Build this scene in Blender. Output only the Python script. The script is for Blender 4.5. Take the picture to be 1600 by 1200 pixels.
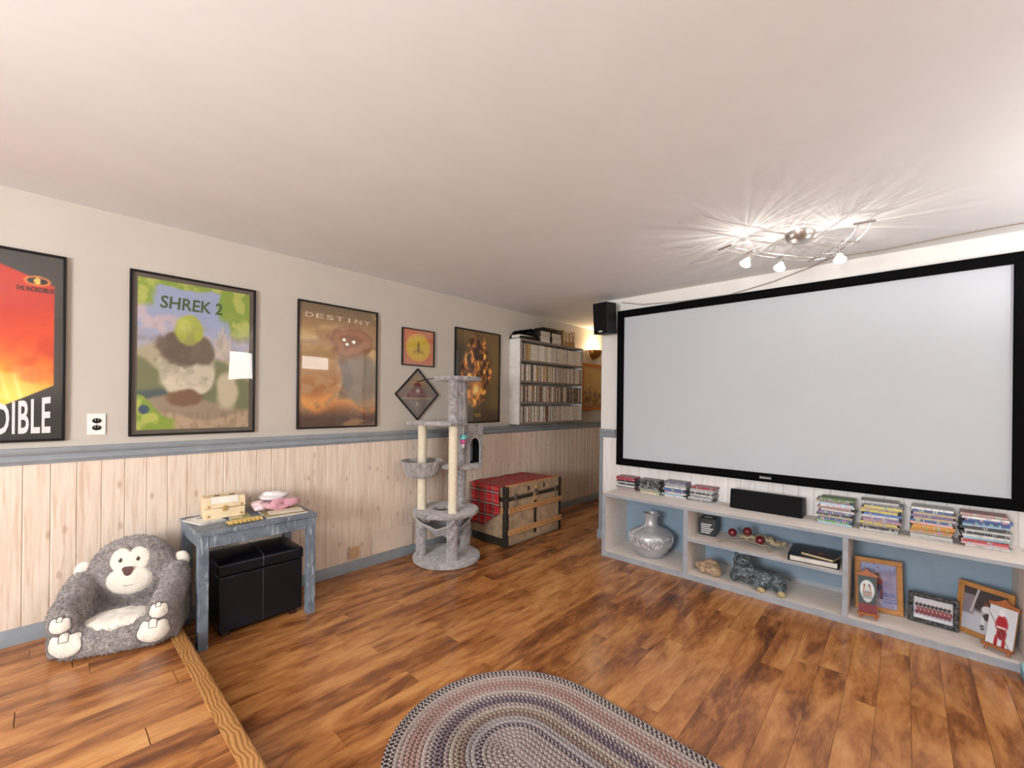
import bpy, bmesh, math, random
import numpy as np
from mathutils import Vector, Matrix
from mathutils.bvhtree import BVHTree
random.seed(7); RNG = np.random.RandomState(11)
for o in list(bpy.data.objects): bpy.data.objects.remove(o)
SC = bpy.context.scene; COL = SC.collection
PI = math.pi; R = math.radians

def srgb(r, g, b):
    f = lambda c: (c/255/12.92 if c/255 <= .04045 else ((c/255+.055)/1.055)**2.4)
    return (f(r), f(g), f(b), 1.0)

# ------------------------------------------------------------------ camera
cam_d = bpy.data.cameras.new('camera'); cam = bpy.data.objects.new('camera', cam_d); COL.objects.link(cam)
_y, _r = R(42.447), R(.618)
_F = Vector((-math.sin(_y), math.cos(_y), 0)); _R0 = Vector((math.cos(_y), math.sin(_y), 0)); _U0 = Vector((0, 0, 1))
_R = _R0*math.cos(_r)+_U0*math.sin(_r); _U = -_R0*math.sin(_r)+_U0*math.cos(_r)
mw = Matrix((_R, _U, -_F)).transposed().to_4x4(); mw.translation = (0, 0, 1.392); cam.matrix_world = mw
cam_d.sensor_fit = 'HORIZONTAL'; cam_d.sensor_width = 36; cam_d.lens = 671.83/1600*36
cam_d.shift_y = 28.87/1600; cam_d.clip_start = .02
SC.camera = cam

# ------------------------------------------------------------------ world and daylight
SC.view_settings.view_transform = 'Standard'; SC.view_settings.look = 'None'
SC.view_settings.exposure = -0.12; SC.view_settings.gamma = 1; SC.view_settings.use_curve_mapping = False
w = bpy.data.worlds.new('world'); SC.world = w; w.use_nodes = True
w.node_tree.nodes['Background'].inputs[0].default_value = (.75, .85, 1, 1); w.node_tree.nodes['Background'].inputs[1].default_value = 1.0

def area(name, loc, rot, sx, sy, e, col):
    d = bpy.data.lights.new(name, 'AREA'); d.shape = 'RECTANGLE'; d.size = sx; d.size_y = sy; d.energy = e; d.color = col
    o = bpy.data.objects.new(name, d); COL.objects.link(o); o.location = loc; o.rotation_euler = rot; return o
RX, BY = 1.7, -2.9                                    # right wall, back wall
area('daylight_back', (-.75, BY+.08, 1.5), (R(98), 0, 0), 1.3, 1.1, 200, (.97, .985, 1))
area('daylight_right', (RX-.06, 2.26, 1.96), (0, R(90), 0), .44, .34, 9, (1, .98, .96))
area('daylight_side', (RX-.12, -1.65, 1.6), (0, R(112), 0), 1.1, 1.8, 16, (1, .985, .97))
area('daylight_high', (RX-.06, 3.5, 2.1), (0, R(90), 0), .24, .5, 4, (1, .98, .96))
def point(name, loc, e, col, r=.02, nodes=False):
    d = bpy.data.lights.new(name, 'POINT'); d.energy = e; d.color = col; d.shadow_soft_size = r
    o = bpy.data.objects.new(name, d); COL.objects.link(o); o.location = loc; return o

# ------------------------------------------------------------------ node helpers and materials
class NT:
    def __init__(s, name):
        s.m = bpy.data.materials.new(name); s.m.use_nodes = True; s.t = s.m.node_tree; s.n = s.t.nodes; s.b = s.n['Principled BSDF']; s.out = s.n['Material Output']
    def new(s, t, **k):
        n = s.n.new(t)
        for a, b in k.items(): setattr(n, a, b)
        return n
    def link(s, a, b): s.t.links.new(a, b)
    def put(s, sock, v):
        if hasattr(v, 'default_value') or isinstance(v, bpy.types.NodeSocket): s.link(v, sock)
        else: sock.default_value = v
    def math(s, op, a, b=0.0, c=0.0):
        n = s.new('ShaderNodeMath', operation=op); s.put(n.inputs[0], a); s.put(n.inputs[1], b); s.put(n.inputs[2], c); return n.outputs[0]
    def coord(s, kind='Object'): return s.new('ShaderNodeTexCoord').outputs[kind]
    def mapping(s, vec, scale=(1, 1, 1), loc=(0, 0, 0), rot=(0, 0, 0)):
        n = s.new('ShaderNodeMapping'); s.put(n.inputs['Vector'], vec); s.put(n.inputs['Scale'], scale); s.put(n.inputs['Location'], loc); s.put(n.inputs['Rotation'], rot); return n.outputs[0]
    def noise(s, vec, scale=5, detail=4, rough=.5, dist=0):
        n = s.new('ShaderNodeTexNoise'); s.put(n.inputs['Vector'], vec); n.inputs['Scale'].default_value = scale; n.inputs['Detail'].default_value = detail
        n.inputs['Roughness'].default_value = rough; n.inputs['Distortion'].default_value = dist; return n.outputs['Fac']
    def ramp(s, fac, stops, interp='LINEAR'):
        n = s.new('ShaderNodeValToRGB'); s.put(n.inputs[0], fac); n.color_ramp.interpolation = interp
        e = n.color_ramp.elements
        while len(e) < len(stops): e.new(.5)
        for i, (p, c) in enumerate(stops): e[i].position = p; e[i].color = c
        return n.outputs[0]
    def mix(s, fac, a, b, blend='MIX'):
        n = s.new('ShaderNodeMix', data_type='RGBA', blend_type=blend); s.put(n.inputs[0], fac); s.put(n.inputs[6], a); s.put(n.inputs[7], b); return n.outputs[2]
    def bump(s, h, strength=.3, dist=.01):
        n = s.new('ShaderNodeBump'); n.inputs['Strength'].default_value = strength; n.inputs['Distance'].default_value = dist; s.put(n.inputs['Height'], h); s.link(n.outputs[0], s.b.inputs['Normal'])
    def base(s, c): s.put(s.b.inputs['Base Color'], c)
    def set(s, **k):
        for a, v in k.items(): s.put(s.b.inputs[a.replace('_', ' ')], v)

MATS = {}
def mat(name, col, rough=.5, metal=0, var=.06, scale=12, bump=0, spec=.5, coat=0, sheen=0, bdist=.004):
    """plain procedural material with a gentle noise in tone"""
    if name in MATS: return MATS[name]
    t = NT(name); c = srgb(*col)
    lo = tuple(max(0, x*(1-var*2)) for x in c[:3])+(1,); hi = tuple(min(1, x*(1+var*2)) for x in c[:3])+(1,)
    f = t.noise(t.coord(), scale, 5, .6)
    t.base(t.ramp(f, [(.3, lo), (.7, hi)])); t.set(Roughness=rough, Metallic=metal)
    t.b.inputs['Specular IOR Level'].default_value = spec
    if coat: t.b.inputs['Coat Weight'].default_value = coat; t.b.inputs['Coat Roughness'].default_value = .1
    if sheen: t.b.inputs['Sheen Weight'].default_value = sheen; t.b.inputs['Sheen Roughness'].default_value = .5
    if bump: t.bump(t.noise(t.coord(), scale*6, 4, .6), bump, bdist)
    MATS[name] = t.m; return t.m

def wood(name, stops, along='y', stretch=14, scale=3, rough=.35, bump=.08, rnd=True, coat=0, ring=0):
    t = NT(name); co = t.coord()
    info = t.new('ShaderNodeObjectInfo').outputs['Random']
    off = t.new('ShaderNodeCombineXYZ'); 
    for i in range(3): t.link(t.math('MULTIPLY', info, (37.0, 91.0, 53.0)[i]), off.inputs[i])
    va = t.new('ShaderNodeVectorMath', operation='ADD'); t.link(co, va.inputs[0]); t.link(off.outputs[0], va.inputs[1])
    sc = {'x': (1, stretch, stretch), 'y': (stretch, 1, stretch), 'z': (stretch, stretch, 1)}[along]
    v = t.mapping(va.outputs[0], sc)
    g = t.noise(v, scale, 6, .62, .6); fine = t.noise(v, scale*6, 3, .6)
    f = t.math('ADD', t.math('MULTIPLY', g, .8), t.math('MULTIPLY', fine, .2))
    if ring:
        wv = t.new('ShaderNodeTexWave', wave_type='BANDS', bands_direction={'x': 'Y', 'y': 'X', 'z': 'X'}[along]); t.link(va.outputs[0], wv.inputs['Vector'])
        wv.inputs['Scale'].default_value = ring; wv.inputs['Distortion'].default_value = 12; wv.inputs['Detail'].default_value = 2; wv.inputs['Detail Scale'].default_value = .35
        f = t.math('ADD', t.math('MULTIPLY', f, .55), t.math('MULTIPLY', wv.outputs['Fac'], .42))
    if rnd: f = t.math('ADD', f, t.math('MULTIPLY', t.math('SUBTRACT', info, .5), rnd if isinstance(rnd, float) else .12))
    t.base(t.ramp(f, stops)); t.set(Roughness=rough); t.b.inputs['Coat Weight'].default_value = coat
    t.bump(f, bump, .003); MATS[name] = t.m; return t.m

def objcolor(name, rough=.45, printy=0, axis=0):
    """colour of the single object; printy adds blocks of flat print along an axis"""
    t = NT(name); oi = t.new('ShaderNodeObjectInfo'); c = oi.outputs['Color']
    if printy:
        co = t.coord(); sx = t.new('ShaderNodeSeparateXYZ'); t.link(co, sx.inputs[0])
        u = t.math('ADD', sx.outputs[axis], t.math('MULTIPLY', oi.outputs['Random'], 31.0))
        n1 = t.new('ShaderNodeTexNoise', noise_dimensions='1D'); t.link(u, n1.inputs['W']); n1.inputs['Scale'].default_value = 34; n1.inputs['Detail'].default_value = 2
        n2 = t.new('ShaderNodeTexNoise', noise_dimensions='1D'); t.link(t.math('ADD', u, 7.7), n2.inputs['W']); n2.inputs['Scale'].default_value = 220; n2.inputs['Detail'].default_value = 1
        blk = t.math('GREATER_THAN', n1.outputs['Fac'], .56); txt = t.math('GREATER_THAN', n2.outputs['Fac'], .52)
        hue = t.new('ShaderNodeHueSaturation'); t.link(c, hue.inputs['Color']); t.put(hue.inputs['Hue'], t.math('ADD', .25, t.math('MULTIPLY', oi.outputs['Random'], .5)))
        hue.inputs['Saturation'].default_value = .9; hue.inputs['Value'].default_value = .8
        c2 = t.mix(t.math('MULTIPLY', blk, printy), c, hue.outputs[0])
        inv = t.new('ShaderNodeInvert'); t.link(c, inv.inputs['Color'])
        c = t.mix(t.math('MULTIPLY', t.math('MULTIPLY', blk, txt), .55*printy), c2, inv.outputs[0])
    t.base(c); t.set(Roughness=rough); MATS[name] = t.m; return t.m

def glassmat():
    t = NT('picture_glass'); tr = t.new('ShaderNodeBsdfTransparent'); gl = t.new('ShaderNodeBsdfGlossy'); gl.inputs['Roughness'].default_value = .015
    lw = t.new('ShaderNodeFresnel'); lw.inputs['IOR'].default_value = 1.5
    nz = t.noise(t.coord(), 3, 1); bp = t.new('ShaderNodeBump'); bp.inputs['Strength'].default_value = .03; bp.inputs['Distance'].default_value = .02; t.link(nz, bp.inputs['Height']); t.link(bp.outputs[0], gl.inputs['Normal'])
    mx = t.new('ShaderNodeMixShader'); t.link(t.math('MULTIPLY', t.math('MULTIPLY', lw.outputs[0], 1.3), t.math('SUBTRACT', 1.0, t.new('ShaderNodeNewGeometry').outputs['Backfacing'])), mx.inputs[0]); t.link(tr.outputs[0], mx.inputs[1]); t.link(gl.outputs[0], mx.inputs[2]); t.link(mx.outputs[0], t.out.inputs[0]); return t.m
def printmat(name='print', rough=.5):
    t = NT(name); a = t.new('ShaderNodeAttribute', attribute_name='Col'); t.base(a.outputs['Color']); t.set(Roughness=rough); return t.m
def emit(name, col, st):
    t = NT(name); e = t.new('ShaderNodeEmission'); e.inputs[0].default_value = srgb(*col); e.inputs[1].default_value = st; t.link(e.outputs[0], t.out.inputs[0]); return t.m

GLASS = glassmat(); PRINT = printmat()
BLACK = mat('black_satin', (15, 15, 16), .35, spec=.3); BLACKM = mat('black_velvet', (7, 7, 8), .85, var=.1, spec=.08)
WHITE = mat('white_plastic', (235, 232, 226), .35); GREY = mat('grey_blue_paint', (140, 147, 153), .45, var=.06, scale=6, bump=.05)
CHROME = mat('chrome', (190, 190, 190), .2, 1); BRASS = mat('brass', (170, 130, 60), .3, 1); SILVER = mat('silver', (170, 172, 178), .32, .75, bump=.1)
WALLP = mat('wall_paint', (193, 185, 174), .7, var=.015, scale=3, bump=.06, spec=.3); CEILP = mat('ceiling_paint', (225, 226, 227), .8, var=.012, scale=3, bump=.05, spec=.2)
WALLW = mat('white_wall_paint', (228, 226, 222), .6, var=.012, scale=3, bump=.04)
TXT_W = mat('white_ink', (225, 225, 225), .5, var=.01)

# ------------------------------------------------------------------ mesh builder
def wmat(o):
    m = o.matrix_basis.copy(); p = o.parent
    while p: m = p.matrix_basis @ m; p = p.parent
    return m
class MB:
    def __init__(s): s.v = []; s.f = []; s.m = []; s.mi = 0
    def add(s, vs, fs, M=None):
        n = len(s.v)
        s.v += [tuple(M @ Vector(p)) if M is not None else tuple(p) for p in vs]
        s.f += [tuple(i+n for i in f) for f in fs]; s.m += [s.mi]*len(fs); return s
    def box(s, x0, x1, y0, y1, z0, z1, M=None):
        return s.add([(x0, y0, z0), (x1, y0, z0), (x1, y1, z0), (x0, y1, z0), (x0, y0, z1), (x1, y0, z1), (x1, y1, z1), (x0, y1, z1)],
                     [(3, 2, 1, 0), (4, 5, 6, 7), (0, 1, 5, 4), (1, 2, 6, 5), (2, 3, 7, 6), (3, 0, 4, 7)], M)
    def prism(s, poly, vec, M=None):
        """poly: 3D points (a planar polygon), pushed along vec"""
        n = len(poly); a = [Vector(p) for p in poly]; b = [p+Vector(vec) for p in a]
        return s.add(a+b, [tuple(range(n-1, -1, -1)), tuple(range(n, 2*n))]+[(i, (i+1) % n, n+(i+1) % n, n+i) for i in range(n)], M)
    def lathe(s, prof, n=24, c=(0, 0, 0), M=None, fn=None):
        vs = []; fs = []
        for j, (r, z) in enumerate(prof):
            for i in range(n):
                a = 2*PI*i/n; rr = r*(fn(a, z) if fn else 1); vs.append((c[0]+rr*math.cos(a), c[1]+rr*math.sin(a), c[2]+z))
        k = len(prof)
        for j in range(k-1):
            for i in range(n): fs.append((j*n+i, j*n+(i+1) % n, (j+1)*n+(i+1) % n, (j+1)*n+i))
        fs.append(tuple(range(n-1, -1, -1))); fs.append(tuple(range((k-1)*n, k*n)))
        return s.add(vs, fs, M)
    def sphere(s, c, r, nu=18, nv=10, M=None):
        if not hasattr(r, '__len__'): r = (r, r, r)
        vs = []; fs = []
        for j in range(1, nv):
            t = PI*j/nv
            for i in range(nu): a = 2*PI*i/nu; vs.append((r[0]*math.sin(t)*math.cos(a), r[1]*math.sin(t)*math.sin(a), r[2]*math.cos(t)))
        vs += [(0, 0, r[2]), (0, 0, -r[2])]
        T, B = len(vs)-2, len(vs)-1
        for j in range(nv-2):
            for i in range(nu): fs.append((j*nu+i, (j+1)*nu+i, (j+1)*nu+(i+1) % nu, j*nu+(i+1) % nu))
        for i in range(nu): fs.append((T, i, (i+1) % nu)); fs.append((B, (nv-2)*nu+(i+1) % nu, (nv-2)*nu+i))
        MM = Matrix.Translation(c)
        if M is not None: MM = MM @ M
        return s.add(vs, fs, MM)
    def tube(s, pts, r, n=8, closed=False, M=None):
        P = [Vector(p) for p in pts]; k = len(P); rs = r if hasattr(r, '__len__') else [r]*k
        vs = []; fs = []; up = None
        for i in range(k):
            if closed: d = P[(i+1) % k]-P[i-1]
            else: d = P[min(i+1, k-1)]-P[max(i-1, 0)]
            d.normalize()
            if up is None: up = d.orthogonal().normalized()
            up = (up-d*up.dot(d)); up = up.normalized() if up.length > 1e-6 else d.orthogonal().normalized()
            q = d.cross(up)
            for j in range(n): a = 2*PI*j/n; vs.append(P[i]+(up*math.cos(a)+q*math.sin(a))*rs[i])
        for i in range(k if closed else k-1):
            i2 = (i+1) % k
            for j in range(n): fs.append((i*n+j, i*n+(j+1) % n, i2*n+(j+1) % n, i2*n+j))
        if not closed: fs.append(tuple(range(n-1, -1, -1))); fs.append(tuple(range((k-1)*n, k*n)))
        return s.add(vs, fs, M)
    def cyl(s, p0, p1, r0, r1=None, n=20, M=None): return s.tube([p0, p1], [r0, r0 if r1 is None else r1], n, M=M)
    def mesh(s, name, mats, smooth=True, angle=38, T=None):
        me = bpy.data.meshes.new(name)
        vs = [tuple(T @ Vector(p)) for p in s.v] if T is not None else s.v
        me.from_pydata(vs, [], s.f)
        for m in (mats if isinstance(mats, (list, tuple)) else [mats]): me.materials.append(m)
        me.polygons.foreach_set('material_index', s.m)
        bm = bmesh.new(); bm.from_mesh(me); bmesh.ops.recalc_face_normals(bm, faces=bm.faces); bm.to_mesh(me); bm.free()
        if smooth:
            me.polygons.foreach_set('use_smooth', [True]*len(me.polygons)); me.set_sharp_from_angle(angle=R(angle))
        return me
    def build(s, name, mats, parent=None, world=False, smooth=True, bevel=0, seg=2, angle=38):
        """parent + world: the vertices are given in world space and moved into the parent's"""
        T = None; loc = None
        if parent is not None:
            if world: T = wmat(parent).inverted()
        else:
            A = np.array(s.v); loc = Vector(((A[:, 0].min()+A[:, 0].max())/2, (A[:, 1].min()+A[:, 1].max())/2, A[:, 2].min())); T = Matrix.Translation(-loc)
        o = bpy.data.objects.new(name, s.mesh(name, mats, smooth, angle, T)); COL.objects.link(o)
        if loc is not None: o.location = loc
        o.parent = parent
        if bevel: b = o.modifiers.new('bevel', 'BEVEL'); b.width = bevel; b.segments = seg; b.limit_method = 'ANGLE'; b.angle_limit = R(40)
        return o

def tag(o, label=None, cat=None, group=None, kind=None):
    if label: o['label'] = label
    if cat: o['category'] = cat
    if group: o['group'] = group
    if kind: o['kind'] = kind
    return o
def thing(name, label, cat, loc=(0, 0, 0), rot=(0, 0, 0), group=None):
    o = bpy.data.objects.new(name, None); COL.objects.link(o); o.location = loc; o.rotation_euler = rot; o.empty_display_size = .05
    return tag(o, label, cat, group)
def struct(name, mb, m, **k): return tag(mb.build(name, m, **k), kind='structure')
def copy_tree(o, parent=None):
    c = o.copy(); COL.objects.link(c); c.parent = parent
    for ch in list(o.children): copy_tree(ch, c)
    return c
def bx(*a): return MB().box(*a)
def baked(mb, voxel, smooth=6, M=None):
    """one continuous skin over closed pieces"""
    me = mb.mesh('tmp', [], False); o = bpy.data.objects.new('tmp', me); COL.objects.link(o)
    r = o.modifiers.new('r', 'REMESH'); r.mode = 'VOXEL'; r.voxel_size = voxel
    if smooth: sm = o.modifiers.new('s', 'SMOOTH'); sm.factor = .5; sm.iterations = smooth
    dg = bpy.context.evaluated_depsgraph_get(); out = bpy.data.meshes.new_from_object(o.evaluated_get(dg))
    bpy.data.objects.remove(o); bpy.data.meshes.remove(me)
    out.polygons.foreach_set('use_smooth', [True]*len(out.polygons)); return out
def text2d(s, size=1.0, ext=0, align='LEFT', bold=0, spacing=1):
    """2D outline of built-in lettering: verts (n,2), faces, normalised to its own box"""
    cu = bpy.data.curves.new('t', 'FONT'); cu.body = s; cu.size = size; cu.offset = bold; cu.space_character = spacing; cu.resolution_u = 3
    o = bpy.data.objects.new('t', cu); COL.objects.link(o); dg = bpy.context.evaluated_depsgraph_get()
    me = bpy.data.meshes.new_from_object(o.evaluated_get(dg)); bpy.data.objects.remove(o); bpy.data.curves.remove(cu)
    v = np.array([p.co[:2] for p in me.vertices]); f = [tuple(p.vertices) for p in me.polygons]; bpy.data.meshes.remove(me)
    lo, hi = v.min(0), v.max(0); return (v-lo)/(hi-lo), f
def lettering(s, fn, m, parent, world=False, name='lettering', bold=0, spacing=1):
    """fn maps (u,v) in the word's box to a point"""
    v, f = text2d(s, bold=bold, spacing=spacing); mb = MB(); mb.add([fn(a, b) for a, b in v], f)
    T = wmat(parent).inverted() if world else None
    me = bpy.data.meshes.new(name); me.from_pydata([tuple(T @ Vector(p)) if T else tuple(p) for p in mb.v], [], mb.f); me.materials.append(m)
    o = bpy.data.objects.new(name, me); COL.objects.link(o); o.parent = parent; return o

# numpy painting of flat print
def vnoise(x, y, seed=0):
    g = np.random.RandomState(seed).rand(64, 64); xi = np.floor(x).astype(int); yi = np.floor(y).astype(int); fx = x-xi; fy = y-yi
    fx = fx*fx*(3-2*fx); fy = fy*fy*(3-2*fy); a = lambda i, j: g[(xi+i) % 64, (yi+j) % 64]
    return (a(0, 0)*(1-fx)+a(1, 0)*fx)*(1-fy)+(a(0, 1)*(1-fx)+a(1, 1)*fx)*fy
def fbm(x, y, seed=0, o=4): return sum(vnoise(x*2**i, y*2**i, seed+i)*.5**i for i in range(o))/sum(.5**i for i in range(o))
def sst(a, b, x): t = np.clip((x-a)/(b-a), 0, 1); return t*t*(3-2*t)
class Img:
    def __init__(s, u, v, base): s.u, s.v = u, v; s.c = np.zeros(u.shape+(3,))+np.array(base, float)
    def lay(s, mask, col): m = np.clip(mask, 0, 1)[..., None]; s.c = s.c*(1-m)+np.array(col, float)*m; return s
    def ell(s, cu, cv, ru, rv, col, soft=.08, wob=0, seed=3):
        d = np.hypot((s.u-cu)/ru, (s.v-cv)/rv)
        if wob: d = d+wob*(fbm(s.u*9, s.v*12, seed)-.5)
        return s.lay(1-sst(1-soft, 1+soft, d), col)
def painted(name, parent, O, U, V, nu, nv, fn, m=None, world=False):
    """a flat sheet from corner O along U and V whose print is painted into a colour attribute"""
    O, U, V = Vector(O), Vector(U), Vector(V); us = np.linspace(0, 1, nu+1); vs = np.linspace(0, 1, nv+1); uu, vv = np.meshgrid(us, vs)
    img = fn(uu, vv); c = img.c/255.0; lin = np.where(c <= .04045, c/12.92, ((c+.055)/1.055)**2.4); lin = np.clip(lin, 0, 1)
    T = wmat(parent).inverted() if world else Matrix()
    vt = [T @ (O+U*a+V*b) for b in vs for a in us]
    fs = [(j*(nu+1)+i, j*(nu+1)+i+1, (j+1)*(nu+1)+i+1, (j+1)*(nu+1)+i) for j in range(nv) for i in range(nu)]
    me = bpy.data.meshes.new(name); me.from_pydata([tuple(p) for p in vt], [], fs); me.materials.append(m or PRINT)
    at = me.color_attributes.new('Col', 'FLOAT_COLOR', 'POINT'); rgba = np.ones(((nu+1)*(nv+1), 4)); rgba[:, :3] = lin.reshape(-1, 3); at.data.foreach_set('color', rgba.ravel())
    o = bpy.data.objects.new(name, me); COL.objects.link(o); o.parent = parent; return o

# ------------------------------------------------------------------ structure
LX, WY, H, PZ, NY = -3.33, 3.92, 2.445, .136, .53     # left wall, screen wall, ceiling, platform height, platform edge
CX = -2.33                                             # free end of the screen wall
HY = 6.5                                               # end of the hallway
FLOORW = wood('laminate', [(.3, srgb(84, 46, 25)), (.42, srgb(132, 80, 43)), (.52, srgb(172, 113, 62)), (.64, srgb(197, 140, 82)), (.8, srgb(212, 164, 106))], 'y', 4.2, 1.9, .2, .03, rnd=.13)
OAK = wood('oak_nosing', [(.24, srgb(140, 92, 46)), (.42, srgb(176, 124, 68)), (.75, srgb(200, 148, 90))], 'x', 12, 3, .3, .1, rnd=False, ring=22)
PINE = None
def pine():
    t = NT('whitewashed_pine'); co = t.coord(); info = t.new('ShaderNodeObjectInfo').outputs['Random']
    off = t.new('ShaderNodeCombineXYZ')
    for i in range(3): t.link(t.math('MULTIPLY', info, (31.0, 77.0, 43.0)[i]), off.inputs[i])
    va = t.new('ShaderNodeVectorMath', operation='ADD'); t.link(co, va.inputs[0]); t.link(off.outputs[0], va.inputs[1])
    g = t.noise(t.mapping(va.outputs[0], (40, 40, 2.2)), 1.6, 5, .6, .4)
    c = t.ramp(g, [(.3, srgb(206, 182, 160)), (.5, srgb(226, 208, 190)), (.75, srgb(234, 220, 205))])
    vo = t.new('ShaderNodeTexVoronoi', voronoi_dimensions='2D'); sx = t.new('ShaderNodeSeparateXYZ'); t.link(va.outputs[0], sx.inputs[0]); cb = t.new('ShaderNodeCombineXYZ')
    t.link(t.math('ADD', sx.outputs[0], sx.outputs[1]), cb.inputs[0]); t.link(t.math('MULTIPLY', sx.outputs[2], .45), cb.inputs[1]); t.link(cb.outputs[0], vo.inputs['Vector']); vo.inputs['Scale'].default_value = 6.5
    k = t.ramp(vo.outputs['Distance'], [(0, (1, 1, 1, 1)), (.045, (.8, .8, .8, 1)), (.085, (0, 0, 0, 1))])
    c = t.mix(t.math('MULTIPLY', k, .45), c, srgb(150, 108, 78))
    bl = t.noise(t.mapping(va.outputs[0], (9, 9, 1.1)), 1.3, 3, .6)
    c = t.mix(t.math('MULTIPLY', t.ramp(bl, [(.52, (0, 0, 0, 1)), (.72, (1, 1, 1, 1))]), .3), c, srgb(178, 150, 128))
    t.base(c); t.set(Roughness=.5); t.bump(g, .06, .003); return t.m
PINE = pine()
WPINE = wood('white_painted_pine', [(.3, srgb(224, 219, 215)), (.6, srgb(238, 235, 232))], 'z', 14, 3, .5, .08)

def planks(parent, x0, x1, y0, y1, ztop, wd=.12, ln=1.21, skip=None):
    n = int(math.ceil((x1-x0)/wd)); cache = {}
    for i in range(n):
        a = x0+i*wd; b = min(a+wd, x1); ye = y1 if not skip else skip(a, b)
        y = y0-random.random()*ln*.9
        while y < ye:
            s, e = max(y, y0), min(y+ln, ye); y += ln
            if e-s < .02: continue
            key = (round(b-a, 3), round(e-s, 2))
            if key not in cache:
                l, w2 = key[1]/2-.0008, key[0]/2-.0006
                cache[key] = bx(-w2, w2, -l, l, -.008, 0).mesh('plank', FLOORW, False)
            o = bpy.data.objects.new('plank', cache[key]); COL.objects.link(o); o.parent = parent
            o.location = Vector(((a+b)/2, (s+e)/2, ztop))-parent.location
fl = struct('floor', bx(LX-.1, RX+.1, NY-.02, HY, -.08, -.0075), mat('subfloor', (70, 44, 28), .8))
planks(fl, LX, RX, NY, WY, 0, skip=lambda a, b: HY if b < CX+.1 else WY)
pf = struct('floor_platform', bx(LX-.1, RX+.1, BY-.1, NY-.012, -.08, PZ-.0075), MATS['subfloor'])
planks(pf, LX, RX, BY, .468, PZ)
# oak nosing along the edge of the platform
nz = MB(); pr = [(.464, .0), (.52, .0)]+[(.52+.012*math.sin(R(a)), -.012+.012*math.cos(R(a))) for a in (30, 60, 90)]+[(.532, -.022), (.5, -.03), (.464, -.006)]
nz.prism([(LX+.012, y, PZ+z+.004) for y, z in pr], (RX-LX-.02, 0, 0))
struct('trim_1', nz, OAK)
ce = struct('ceiling', bx(LX-.1, RX+.1, BY-.1, HY+.1, H, H+.08), CEILP)
wl = struct('wall_left', bx(LX-.1, LX, BY-.1, HY+.1, -.08, H), WALLP)
RAILT, RAILB = 1.13, 1.045
BD = .09
# wainscot boards
def boards(parent, fixed, ax, a0, a1, z0f, z1, m, wd=.0975, th=.011, sgn=1):
    n = int((a1-a0)/wd)+1; cache = {}
    for i in range(n):
        s, e = a0+i*wd, min(a0+(i+1)*wd, a1)
        if e-s < .02: continue
        z0 = z0f((s+e)/2); key = (round(e-s, 3), round(z0, 3))
        if key not in cache:
            h = z1-z0; q = (e-s)/2-.0004; c = .0035
            pr = [(-q, 0), (-q, th-c), (-q+c, th), (q-c, th), (q, th-c), (q, 0)]
            mb = MB()
            mb.prism([(d*sgn, y, 0) if ax == 'y' else (y, d*sgn, 0) for y, d in pr], (0, 0, h)); cache[key] = mb.mesh('board', m, False)
        o = bpy.data.objects.new('board', cache[key]); COL.objects.link(o); o.parent = parent
        o.location = Vector((fixed, (s+e)/2, z0) if ax == 'y' else ((s+e)/2, fixed, z0))-parent.location
boards(wl, LX, 'y', -1.525, HY, lambda y: (PZ if y < NY else 0)+BD-.005, RAILB+.01, PINE)
def rail_prof(): return [(0, 0), (.016, 0), (.018, .012), (.026, .02), (.026, .034), (.02, .04), (.02, .046), (.03, .056), (.034, .068), (.034, .085), (0, .085)]
tr = MB(); tr.prism([(LX+d, BY, RAILB+z) for d, z in rail_prof()], (0, HY-BY, 0)); struct('trim_2', tr, GREY)
def base_prof(): return [(0, 0), (.016, 0), (.016, .06), (.013, .065), (.013, .075), (.008, .088), (0, .09)]
b1 = MB(); b1.prism([(LX+d, NY, z) for d, z in base_prof()], (0, HY-NY, 0)); struct('baseboard_left', b1, GREY)
b2 = MB(); b2.prism([(LX+d, BY, PZ+z) for d, z in base_prof()], (0, NY-.07-BY, 0)); struct('baseboard_platform', b2, GREY)
# screen wall with white boards below its rail
ws = struct('wall_screen', bx(CX, RX+.1, WY, WY+.13, 0, H), WALLW)
boards(ws, WY, 'x', CX+.03, RX, lambda x: BD-.005, RAILB+.01, WPINE, .1, .009, -1)
t3 = MB(); t3.prism([(CX-.008, WY-d*.8, RAILB+z) for d, z in rail_prof()], (.185, 0, 0)); struct('trim_3', t3, GREY)
struct('trim_4', bx(CX-.006, CX+.028, WY-.016, WY+.02, .0, RAILB), GREY, bevel=.002)
b3 = MB(); b3.prism([(CX-.02, WY-d-.009, z) for d, z in base_prof()], (RX-CX, 0, 0)); struct('baseboard_screen', b3, GREY)
struct('wall_hall_side', bx(CX, CX+.1, WY+.13, HY, 0, H), WALLP); struct('wall_hall_end', bx(LX, CX+.1, HY, HY+.1, 0, H), WALLP)
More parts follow.
